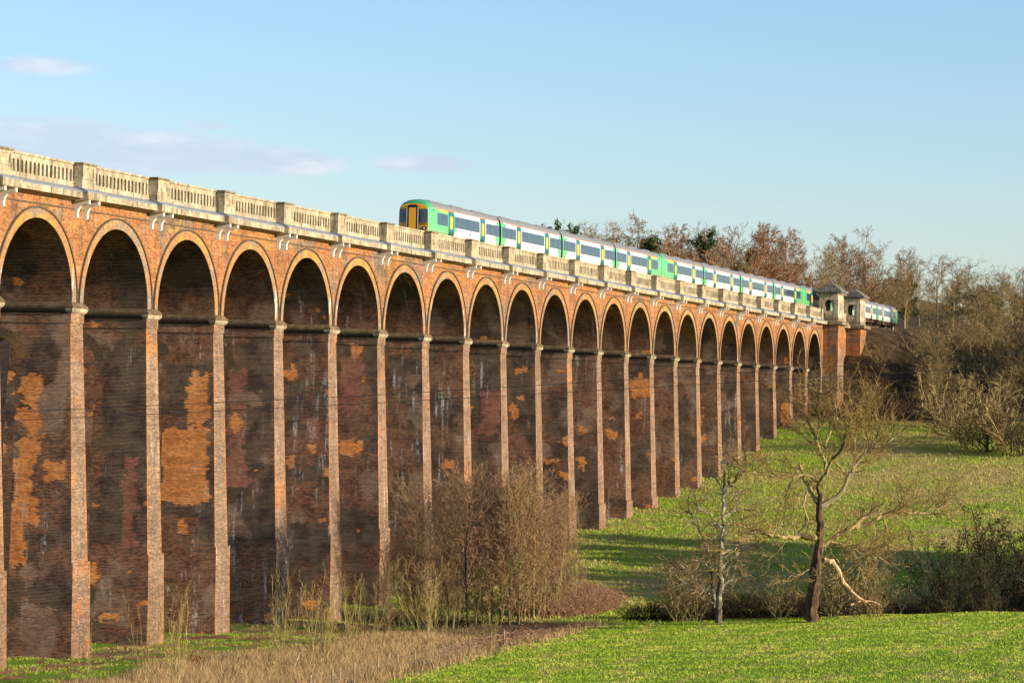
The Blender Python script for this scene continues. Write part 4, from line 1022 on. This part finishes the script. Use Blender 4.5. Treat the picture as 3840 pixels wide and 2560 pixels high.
for vx, vt, k in ((800,1330,'po1'),(840,1345,'po2'),(868,1330,'po1'),(930,1330,'po2'),(985,1340,'po1'),(1050,1320,'po2'),(1120,1300,'po1'),(1175,1290,'po2'),(1215,1280,'po1'),(1262,1270,'po2'),(1290,1265,'po1'),(1308,1240,'po2'),(1322,1250,'po1'),(1275,1230,'po1'),(1235,1250,'po2'),(1335,1290,'po2')):
    grove.append((vx, vt, k))
na = nb = 0
ga = sorted([q for q in grove if q[2][:2] == 'al']); gb = sorted([q for q in grove if q[2][:2] == 'po'])
for lst, nm in ((ga, 'purple-brown twiggy alder'), (gb, 'thin pale-stemmed sapling')):
    for i, (vx, vt, k) in enumerate(lst):
        row = base_row(vx)-R.uniform(0, 26 if k[:2] == 'al' else 12)
        p, D = gpt(vx, row, 90)
        if p[1] > -1.8: p = on_plane(vx, row, 1, -2.2-R.random()*2); 
        H = topH(vt, vx, p[0], p[1], ground(p[0], p[1]))*1.06
        plant(k, p[0], p[1], H, f'{nm} in the grove before the piers, {ORD[i]} of its kind from the left', 'tree', 'grove of thin trees before the viaduct piers', wide=R.uniform(.9, 1.15), rnd=R)
# --- young willows in the tall dry grass
sap = [(648,1310,1538,'sa1',.75,'slender pale sapling by the fifth pier'),(712,1290,1530,'po1',1,'thin upright sapling right of the slender pale one'),(725,1318,1552,'sa3',.8,'narrow many-stemmed young willow in the dry grass'),(752,1340,1550,'sa2',.7,'smaller twin-stemmed young willow leaning right'),
 (800,1318,1528,'sa1',1.0,'bright ochre young willow with a vase-shaped crown'),(842,1370,1500,'sa3',.9,'low ochre bush at the left foot of the grove'),(980,1280,1492,'sa2',.9,'pale-stemmed young willow at the front of the grove'),
 (200,1420,1600,'po2',1,'thin dark sapling nearest the first pier'),(340,1355,1605,'sa3',.62,'tall slim sapling before the second pier'),(400,1335,1600,'sa1',.95,'ochre young willow with fanned stems before the third pier'),(630,1395,1580,'po2',1,'leaning thin sapling at the edge of the dry grass'),(1130,1400,1500,'sa3',.7,'small forked sapling at the field edge')]
for vx, vt, vb, k, wd, lb in sap:
    p, D = gpt(vx, min(vb, 1566), 60)
    if vb > 1567: p = at(vx, 1400, 152); p[2] = ground(p[0], p[1])
    H = topH(vt, vx, p[0], p[1], ground(p[0], p[1]))
    plant(k, p[0], p[1], H, lb, 'sapling', 'saplings in the dry grass', wide=wd, rnd=R)

# --- the two old trees at the stream, limbs traced then given depth
def vz4(x, y): return (2400+.6378*x)/K, (1300+.6378*y)/K
def hero(nm, D0, mats, limbs, Psub, seed, label, cat, mats_by=None):
    root = empty(nm); p0 = at(*vz4(*limbs[0][0][0]), D0); tg = TG(seed); r = tg.r
    g0 = ground(p0[0], p0[1]); groups = {}
    for pts, w0, w1, dep0, dep1, tw, mi in limbs:
        P3 = []; n = len(pts)
        for i, (x, y) in enumerate(pts):
            f = i/(n-1); P3.append(at(*vz4(x, y), D0+dep0+(dep1-dep0)*f))
        # subdivide with a little wobble
        Q = []; 
        for i in range(n-1):
            a, c = np.array(P3[i]), np.array(P3[i+1]); m = 3
            for j in range(m):
                q = a+(c-a)*j/m
                if j: q = q+np.array([r.gauss(0, .05), r.gauss(0, .05), r.gauss(0, .05)])
                Q.append(q)
        Q.append(np.array(P3[-1])); px = .6378*D0/FPX/2*(1.1 if w0 > 30 else 1.7)
        rads = [(w0+(w1-w0)*i/(len(Q)-1))*px for i in range(len(Q))]
        tgt = TG(1); groups.setdefault(mi, []).append(tgt)
        tgt.tube(0, [tuple(q) for q in Q], rads, 7 if w0 > 10 else 5)
        for _ in range(tw):
            i = r.randint(max(1, len(Q)//4), len(Q)-2); dd = Vector(Q[i+1]-Q[i]).normalized()
            a = dd.cross(Vector((0, 0, 1))); a = a.normalized() if a.length > .05 else Vector((1, 0, 0)); b_ = dd.cross(a); ph = r.random()*6.28; an = radians(r.uniform(25, 65))
            nd = dd*cos(an)+(a*cos(ph)+b_*sin(ph))*sin(an)+Vector((0, 0, Psub['lift']))
            tg.branch(tuple(Q[i]), nd, Psub['L']*r.uniform(.5, 1.2), min(rads[i]*.7, Psub['r']), 0, Psub)
    for key, tt in [(k_, q_) for k_, l_ in groups.items() for q_ in l_]:
        o = mk('trunk' if key == 0 else 'broken_limb' if key == 2 else 'limb', tt.v[0], tt.f[0], mats[key], root)
    if tg.v[0]: mk('branch', tg.v[0], tg.f[0], mats[3], root)
    if tg.v[1]: mk('crown', tg.v[1], tg.f[1], mats[5], root)
    tag(root, label, cat)
PS = dict(rmin=.012, trunklev=0, L=2.3, r=.03, lift=.3, lv=[lv(1,0,1,5,4,.12,.07,tap=.4), lv(6,36,.42,4,3,.14,.06,t0=.15,rr=.6,shape='x'), lv(3,34,.45,3,3,.14,.05,rr=.8,shape='x')])
PS1 = dict(PS, L=2.0, r=.025, lift=.15, lv=[lv(1,0,1,5,4,.14,.02,tap=.4), lv(6,40,.4,3,3,.16,.02,t0=.15,rr=.6,shape='x'), lv(4,36,.45,3,3,.16,.0,rr=.8,shape='x')])
big = [([(1000,1620),(1002,1540),(1022,1440),(1035,1350),(1042,1250),(1055,1130),(1050,1000),(1056,900),(1055,800)], 84, 20, 0, 0, 4, 0),
 ([(1055,800),(1092,745),(1088,680),(1060,620),(1036,555),(1012,500)], 16, 8, 0, 2, 9, 1), ([(1012,500),(985,430),(950,380),(930,340)], 7, 3, 2, 3, 16, 1), ([(1036,555),(1060,470),(1045,380),(1050,300),(1030,260)], 8, 3, 1, -2, 22, 1),
 ([(1055,800),(1100,740),(1130,660),(1185,600),(1200,540),(1240,470),(1245,380),(1225,290)], 15, 3, 0, -3, 30, 1), ([(1130,660),(1170,700),(1220,750)], 9, 8, 0, 0, 2, 1),
 ([(1062,938),(1150,890),(1205,820),(1230,752),(1262,700),(1300,645),(1380,600),(1480,545),(1530,500)], 20, 3, 0, 3, 26, 4), ([(1262,700),(1262,600),(1270,480),(1300,400),(1375,330)], 9, 3, 2, 0, 30, 1), ([(1380,600),(1400,500),(1400,430)], 6, 3, 2, 4, 18, 1),
 ([(1090,590),(1120,500),(1160,420),(1150,340),(1130,280)], 7, 3, 0, 4, 22, 1), ([(1040,560),(1000,560),(950,520),(920,470)], 6, 3, 1, 4, 12, 1), ([(1300,645),(1350,560),(1330,470),(1340,400)], 6, 3, -1, -4, 18, 1),
 ([(1045,915),(1005,850),(965,770),(936,690)], 18, 11, 0, 1, 5, 1), ([(936,700),(900,760),(870,820),(862,905)], 6, 3, 1, 1, 3, 2),
 ([(1048,800),(1010,762),(960,750),(880,762),(800,772),(720,752),(650,742),(600,752)], 9, 3, 0, -3, 22, 1), ([(985,850),(958,925),(985,1000),(990,1090)], 7, 3, 0, 0, 3, 2),
 ([(1035,1122),(960,1112),(900,1125),(820,1120),(765,1110),(720,1085),(655,1075),(600,1050),(550,1045)], 22, 4, 0, -3, 22, 1), ([(765,1110),(800,1070),(870,1045),(930,1040)], 5, 2, -1, 2, 8, 4), ([(700,1083),(640,1110),(560,1190),(490,1240)], 7, 3, -2, -3, 8, 4),
 ([(900,1125),(960,1060),(1020,1020)], 6, 2, 0, 1, 5, 1), ([(1068,1162),(1120,1142),(1190,1165),(1250,1185),(1310,1200),(1385,1240)], 16, 4, 0, 2, 20, 1), ([(1250,1185),(1290,1270),(1310,1360),(1340,1450)], 6, 3, 1, 2, 14, 4), ([(1310,1200),(1400,1230),(1480,1290)], 5, 2, 2, 4, 14, 1),
 ([(1078,1255),(1130,1256),(1168,1315),(1195,1385),(1245,1440),(1330,1502)], 20, 10, 0, 1, 1, 2), ([(1240,1515),(1300,1490),(1380,1500),(1420,1530)], 7, 3, 1, 2, 3, 2),
 ([(1060,1195),(1160,1110),(1260,1050),(1330,1000),(1385,945)], 20, 12, 3, 5, 12, 1), ([(1240,1060),(1350,1040),(1420,992),(1500,968),(1600,975),(1700,975),(1800,990),(1870,1030)], 15, 4, 4, 8, 22, 1), ([(1700,975),(1760,940),(1830,920)], 6, 2, 6, 7, 10, 4), ([(1500,968),(1540,900),(1590,850)], 5, 2, 5, 7, 8, 1), ([(1420,992),(1450,1060),(1480,1130)], 5, 2, 5, 5, 6, 1),
 ([(1062,1180),(1030,1270),(1010,1340)], 24, 30, 0, 0, 0, 2 if False else 3), ([(1010,1300),(960,1330),(900,1330),(840,1400)], 6, 2, 0, -2, 9, 4)]
big = [(a, b_, c_, d_, e_, f_, 0 if m_ == 3 else m_) for a, b_, c_, d_, e_, f_, m_ in big]

def hero_mats(trunk, limb, br, grey, stick, crown): return {0: trunk, 1: limb, 2: br, 4: grey, 3: stick, 5: crown}
hero('old_willow', 188, hero_mats(B_RED, B_LIMB, B_BARE, B_GREY, T_LIMB, T_LIMB), big, PS, 500, 'large half-dead willow with reddish trunk, broken pale limb and twiggy domed crown', 'tree')
dead = [([(458,1620),(460,1530),(465,1440),(468,1340),(478,1200),(487,1080),(491,950),(492,870),(496,790),(486,705),(492,650),(486,625)], 38, 6, 0, 0, 5, 0),
 ([(494,868),(540,815),(570,770),(598,705),(612,670),(625,610),(640,540)], 11, 3, 0, 1, 8, 1), ([(490,850),(462,800),(445,770),(420,748)], 8, 4, 0, -1, 2, 1), ([(497,880),(545,862),(590,846)], 7, 3, 0, 1, 1, 1), ([(490,870),(455,858),(425,850)], 5, 2, 0, 0, 1, 1),
 ([(487,1060),(440,1015),(400,975),(345,955)], 8, 3, 0, -1, 5, 1), ([(490,1000),(540,970),(585,950),(650,962)], 9, 3, 0, 1, 7, 1), ([(488,1065),(530,1030),(563,1005)], 7, 4, 0, 1, 2, 1), ([(482,1150),(450,1130),(415,1108)], 6, 3, 0, 0, 3, 1), ([(492,870),(530,800),(520,740),(540,640)], 6, 3, 0, -1, 4, 1),
 ([(478,1220),(530,1195),(600,1140),(680,1085)], 9, 3, 0, 2, 8, 1), ([(476,1300),(530,1240),(590,1200),(630,1170)], 7, 2, 0, 2, 8, 1), ([(472,1360),(420,1300),(360,1255),(300,1250)], 6, 2, 0, -2, 8, 1), ([(474,1330),(500,1270),(560,1240)], 6, 2, 0, 1, 5, 1), ([(480,1120),(440,1040),(410,1030)], 4, 2, 0, 0, 3, 1),
 ([(435,1530),(428,1440),(425,1350),(402,1210),(370,1130),(345,1070),(310,1010),(285,955)], 14, 4, 1, -1, 14, 1), ([(468,1420),(520,1370),(560,1350),(640,1330)], 6, 2, 0, 2, 10, 1), ([(440,1500),(390,1430),(330,1380),(270,1310),(220,1260)], 7, 2, 1, -2, 16, 1), ([(440,1520),(370,1480),(300,1400),(200,1340)], 6, 2, 1, -2, 16, 1), ([(480,1520),(486,1440),(500,1370),(540,1260)], 8, 3, 0, 1, 8, 1)]
PS1c = dict(PS1)
hero('dead_tree', 187, hero_mats(B_LICH, B_LICH, B_BARE, B_GREY, B_LICH, T_BROWN), dead, PS1, 501, 'slim dead lichen-grey tree with stubby snapped branches left of the big willow', 'tree')
# scrub along the stream
scrub = [(1585,1392,1265,'sh4',1.0),(1610,1392,1240,'sh2',1.2),(1560,1392,1290,'sh4',1.1),(1670,1392,1300,'sh4',1.0),(1735,1392,1290,'sh3',1.2),(1790,1392,1300,'sh4',1.2),(1830,1392,1310,'sh2',1.1),(1915,1392,1290,'sh4',1.2),(1965,1392,1240,'sh4',1.3),(2010,1392,1275,'sh4',1.3),(2045,1392,1305,'sh3',1.1),(1700,1392,1330,'sh3',1.2),(1765,1392,1250,'sh4',1.0),(1540,1392,1330,'sh3',1.0),(1990,1392,1200,'sh4',1.3)]
scrub = [q for q in scrub if q[3] != 'sh3'][::2]+[(1600,1392,1250,'sh2',1.1),(1975,1392,1235,'sh4',1.2)]
scrub.sort()
for i, (vx, vb, vt, k, wd) in enumerate(scrub):
    D = 191+R.uniform(-1, 9); p = at(vx, 1300, D); z = ground(p[0], p[1])
    plant(k, p[0], p[1], topH(vt, vx, p[0], p[1], z), f'tangled bare scrub along the stream, {ORD[i]} clump from the left', 'shrub', 'scrub clumps along the stream', wide=wd, rnd=R)
sal = [(2170,1165,196,'sw1',.9),(2215,1150,200,'sw2',.8),(2255,1180,197,'sw1',.9),(2290,1130,202,'sw2',.9),(2340,1115,199,'sw1',1.0),(2195,1250,193,'sw2',.9),(2275,1240,193,'sw1',.9),(2325,1200,205,'sw2',1.0)]
for i, (vx, vt, D, k, wd) in enumerate(sorted(sal)):
    p = at(vx, 1300, D); z = ground(p[0], p[1])
    plant(k, p[0], p[1], topH(vt, vx, p[0], p[1], z)*.9, f'budding sallow at the stream, coloured dark for its shade, {ORD[i]} sallow from the left', 'sallow bush', 'sallows at the right end of the stream', wide=wd, rnd=R)
# stream-side trees further up the bank, right of the view, whose long shadows fall across the meadow
for i in range(9):
    plant(R.choice(['oa1','oa2','al3','iv1','bu2']), 66+R.uniform(-4, 24), -64-7*i+R.uniform(-3, 3), R.uniform(9, 15), 'streamside tree right of the picture shading the meadow', 'tree', 'streamside trees outside the picture', rnd=R)
for i in range(26):
    plant(R.choice(['iv1','iv2']), 222+3.4*i+R.uniform(-2, 2), -42-.10*3.4*i-R.uniform(0, 1)*14, (8.5 if i < 12 else 17)*R.uniform(.9, 1.1), 'tree added on the slope right of the picture to shade the bank', 'tree', 'slope trees outside the picture', rnd=R)  # evergreens out of view, added and sized to shade the bank

for i in range(20):
    plant(R.choice(['iv1','iv2']), 78+2.0*i+R.uniform(-1, 1), -62-R.uniform(0, 9), R.uniform(14, 17) if i < 16 else 18, 'streamside tree right of the picture shading the meadow', 'tree', 'streamside trees outside the picture', rnd=R)
for i in range(14):
    plant(R.choice(['iv1','iv2']), 50+1.9*i, -60-R.uniform(0, 3), R.uniform(6.5, 8), 'low dense evergreen added by the stream, right of the picture, to shade the sallows', 'tree', 'streamside trees outside the picture', wide=1.5, rnd=R)  # unseen low evergreens added to cast shade over the sallows
# --- bramble mound at the stream end of the grove
def thicket(cx, cy, ax, ay, h, n, seed, mat, nm, label):
    r = random.Random(seed); tg = TG(seed)
    for i in range(n):
        a = r.random()*6.28; q = sqrt(r.random()); x = cx+ax*q*cos(a); y = cy+ay*q*sin(a); hh = h*sqrt(max(.05, 1-q*q*.9))*r.uniform(.6, 1.05); z = ground(x, y)
        an = r.random()*6.28; L = r.uniform(.5, 1.5); pts = []
        for j in range(5):
            f = j/4; pts.append((x+cos(an)*L*f, y+sin(an)*L*f, z+hh*(1-(1-f*1.25)**2) if f < .8 else z+hh*(1-(f*1.25-1)**2*3)))
        tg.tube(0, pts, [.014, .013, .012, .011, .009], 3)
    o = empty(nm); mk('canes', tg.v[0], tg.f[0], mat, o); o['category'] = 'brambles'; o['label'] = label; return o
T_BRAM = bark('bramble_cane', (.17, .09, .05), (.42, .25, .15))
p, D = gpt(1385, 1402, 90)
thicket(p[0]-1, p[1]+2.6, 9.5, 3.4, 2.1, 5200, 3, T_BRAM, 'bramble_thicket', 'dense reddish bramble mound at the right end of the grove')
p, D = gpt(1010, 1478, 90)
thicket(p[0]+4, -20.8, 17, 1.9, 1.0, 3600, 4, T_BRAM, 'bramble_thicket', 'low reddish brambles along the field edge in front of the grove')
T_BANK_SHADE = bark('bank_shade_cane', (.03, .022, .01), (.085, .055, .025))  # near-black canes stand in for the shaded strip under the trees
thicket(63.5, -38, 2.6, 18, 2.7, 7000, 5, T_BANK_SHADE, 'bramble_thicket', 'dark tangled growth added along the far bank for the shaded strip behind the old trees')
# --- grass: short turf blades, tall dry grass, litter
def blades(nm, n, area, h0, h1, w0, lean, cols, label, seed, keep=None, clump=0, hfun=None):
    r = np.random.default_rng(seed); x0, x1, y0, y1 = area
    X = r.uniform(x0, x1, n); Y = r.uniform(y0, y1, n)
    if clump:
        k = n//clump; X = np.repeat(X[:k], clump)+r.normal(0, .10, k*clump); Y = np.repeat(Y[:k], clump)+r.normal(0, .10, k*clump)
    m = np.array([keep(a, c) for a, c in zip(X, Y)]) if keep else np.ones(len(X), bool); X, Y = X[m], Y[m]; n = len(X)
    Z = np.array([ground(a, c) for a, c in zip(X, Y)])
    Hh = r.uniform(h0, h1, n)*(hfun(X, Y) if hfun else 1); an = r.uniform(0, 6.28, n); la = r.uniform(0, 6.28, n); ll = Hh*lean*r.uniform(.2, 1, n); wd = w0*r.uniform(.6, 1.3, n)
    V = np.zeros((n, 5, 3)); cx, cy = np.cos(an)*wd, np.sin(an)*wd
    V[:, 0] = np.stack([X-cx, Y-cy, Z-.03], 1); V[:, 1] = np.stack([X+cx, Y+cy, Z-.03], 1)
    mx, my = X+np.cos(la)*ll*.35, Y+np.sin(la)*ll*.35
    V[:, 2] = np.stack([mx+cx*.7, my+cy*.7, Z+Hh*.6], 1); V[:, 3] = np.stack([mx-cx*.7, my-cy*.7, Z+Hh*.6], 1)
    V[:, 4] = np.stack([X+np.cos(la)*ll, Y+np.sin(la)*ll, Z+Hh], 1)
    me = bpy.data.meshes.new(nm); me.vertices.add(n*5); me.vertices.foreach_set('co', V.ravel())
    b0 = (np.arange(n)*5)[:, None]; q = (b0+np.array([0, 1, 2, 3])); tt = (b0+np.array([3, 2, 4]))
    idx = np.concatenate([q, tt], 1).ravel(); me.loops.add(len(idx)); me.loops.foreach_set('vertex_index', idx.astype(np.int32))
    st = np.stack([np.arange(n)*7, np.arange(n)*7+4], 1).ravel(); tot = np.tile([4, 3], n)
    me.polygons.add(2*n); me.polygons.foreach_set('loop_start', st.astype(np.int32)); me.polygons.foreach_set('loop_total', tot.astype(np.int32))
    me.update(calc_edges=True); me.validate()
    me.materials.append(cols); o = bpy.data.objects.new(nm, me); COL.objects.link(o); tag(o, label, 'grass', kind='stuff'); return o
def grass_mat(name, a, c, dry, amt, sc=.35, field=False):
    m, t, b = newmat(name, .75, .25); P = t.node('ShaderNodeNewGeometry').outputs['Position']
    f = t.math('ADD', t.math('MULTIPLY', t.noise(P, sc, 5, .62), .72), t.math('MULTIPLY', t.noise(P, 5.0, 2), .28))
    col = t.mix(t.noise(P, 3.0, 2), a, c)
    if field:
        x, y, z = t.sep(P); an = t.noise(t.comb(t.math('MULTIPLY', x, .10), t.math('MULTIPLY', y, .42), 0.0), 1.0, 5, .6)
        col = t.mix(t.math('MULTIPLY', t.step(an, .46, .60), .85), col, (.45, .49, .07)); col = t.mix(t.math('MULTIPLY', t.step(t.noise(P, 1.3, 4, .6), .60, .66), .8), col, dry)
        bare = t.step(t.noise(t.comb(t.math('MULTIPLY', x, .22), t.math('MULTIPLY', y, .6), 7.0), 1.0, 4, .6), .66, .72)
        col = t.mix(bare, col, (.30, .19, .09))
    else: col = t.mix(t.step(f, .60-amt, .70-amt), col, dry)
    t.put(b.inputs['Base Color'], col)
    return m
G_TURF = grass_mat('turf_blade', (.18, .30, .016), (.38, .47, .04), (.42, .38, .11), .11, .13, True)
G_DRY = grass_mat('dry_blade', (.25, .16, .07), (.52, .36, .18), (.20, .115, .05), .05, .6)
G_MEAD = grass_mat('meadow_blade', (.16, .28, .014), (.32, .41, .03), (.44, .36, .12), .13, .08)
def inview(x, y, z=-28, mg=60):
    d = np.array([x, y, z])-CAM; zz = d@FX
    if zz < 5: return False
    px = 1176+FPX/K*(d@RX)/zz; py = 784-FPX/K*(d@UX)/zz
    return -mg < px < 2352+mg and py < 1568+mg
fieldk = lambda x, y: y < -21.7-.35*sin(x*.7)-.3*sin(x*2.3) and x < ditch_x(y)-1.5 and inview(x, y, ground(x, y))
blades('field_grass', 260000, (-60, 52, -66, -21.3), .03, .10, .018, 1.4, G_TURF, 'short bright green field grass in the foreground', 1, fieldk, 3)
stripk = lambda x, y: -22.3-.4*sin(x*.5)-.3*sin(x*1.7) < y < -9.2+1.2*sin(x*.23)-.10*max(0, x-10) and inview(x, y, -28.5)
blades('dry_grass', 120000, (-22, 50, -25, -7), .35, 1.15, .015, .62, G_DRY, 'tall straw-coloured dry grass between the field and the piers', 2, stripk, 5, lambda X, Y: np.clip(1.05-.010*(X+5), .55, 1.1))
blades('stray_grass', 9000, (-22, 50, -24.5, -21.2), .15, .55, .014, .6, G_DRY, 'scattered dry stalks straying into the green field edge', 12, lambda x, y: y < -21.2 and inview(x, y, -28.6) and (sin(x*1.1)+sin(x*.37+2) > y*.9+20.5), 4)
blades('rough_grass', 60000, (-20, 60, -16, 3), .04, .14, .016, 1.1, G_MEAD, 'rough green grass at the feet of the piers', 3, lambda x, y: inview(x, y, -29) and (sin(x*.6+y)*cos(y*.9-x*.2) > -.1), 4)
meadk = lambda x, y: x > ditch_x(y)+5 and inview(x, y, ground(x, y)) and not (x > 238 and y > -30)
blades('meadow_grass', 170000, (60, 250, -62, 8), .07, .27, .035, 1.1, G_MEAD, 'tussocky meadow grass on the far slope', 4, meadk, 4)
# --- field fence: leaning posts and wires
M_POST = bark('old_post', (.16, .12, .07), (.36, .28, .17))
M_WIRE = flat('fence_wire', (.16, .15, .14), .5, .5, .1)
fp = [(712,1478,1432,.30),(765,1462,1420,.1),(815,1452,1408,.13),(870,1440,1398,.02),(915,1430,1385,.03),(955,1425,1380,0),(1080,1405,1360,.02),(1130,1395,1350,.05),(1160,1393,1345,-.03)]
tops = []
for i, (vx, vb, vt, ln) in enumerate(sorted(fp)):
    p = on_plane(vx, vb, 1, -22.2); z = ground(p[0], -22.2); b = MB(); h = 1.35
    b.tube([(0, 0, -.2), (ln*.5, 0, h*.5), (ln, .03, h)], [.06, .055, .05], M_POST, 7); o = b.build('fence_post'); o.location = (p[0], -22.2, z)
    tag(o, f'weathered wooden fence post in the dry grass, {ORD[i]} from the left', 'fence post', 'leaning fence posts at the field edge'); tops.append((p[0]+ln*.8, -22.2, z+1.05))
for j, dz in enumerate((0, -.35)):
    b = MB(); b.tube([(x, y, z+dz) for x, y, z in tops], .008, M_WIRE, 4); o = b.build('fence_wire'); tag(o, ['upper slack wire strung along the old fence posts', 'lower slack wire strung along the old fence posts'][j], 'wire', 'fence wires')
p, D = gpt(690, 1560, 90); b = MB(); b.tube([(0, 0, .0), (1.4, .3, .5), (3.0, .6, 1.1)], [.07, .07, .05], M_POST, 6); o = b.build('fallen_rail'); o.location = (p[0]-1, p[1]+.2, ground(p[0], p[1])+.25); tag(o, 'fallen dark fence rail leaning out of the dry grass near the bottom edge', 'fence rail')
# withered oak seedling by the dry grass
tg = TG(9); r = tg.r
for i in range(7): tg.branch((0, 0, 0), (r.gauss(0, .4), r.gauss(0, .4), 1), 1.0, .015, 0, dict(rmin=.008, trunklev=0, leaf=(9, .08, .08), lv=[lv(1,0,1,4,3,.15,.02), lv(5,45,.5,2,3,.2,0)]))
o = empty('oak_seedling'); p, D = gpt(455, 1545, 90); o.location = tuple(p); finish(tg, o, (B_DARK, T_BROWN, L_BROWNL)); tag(o, 'small seedling holding withered red-brown leaves in the dry grass', 'seedling')
# --- power cables crossing the valley
M_CAB = flat('power_cable', (.012, .014, .017), .95, .03, .05)
for j, rows in enumerate((((0,947),(780,911.5),(1500,869),(2131,827.7),(2352,812.7)), ((0,967),(780,930),(1500,889),(2131,852),(2352,837.5)))):
    pts = []
    A = at(rows[0][0], rows[0][1], 105); B_ = at(rows[-1][0], rows[-1][1], 150)
    nrm = np.array([-(B_-A)[1], (B_-A)[0], 0])
    ext = [(-500, rows[0][1]+(rows[0][1]-rows[1][1])*500/780)]+list(rows)+[(2900, rows[-1][1]-548*.062)]
    for vx, vy in ext:
        d = ray(vx, vy); tt = ((A-CAM)@nrm)/(d@nrm); pts.append(tuple(CAM+d*tt))
    b = MB(); b.tube(pts, .014, M_CAB, 6); o = b.build('power_cable')
    tag(o, ['upper of the two dark power cables sagging across the whole view', 'lower of the two dark power cables sagging across the whole view'][j], 'power cable', 'power cables')
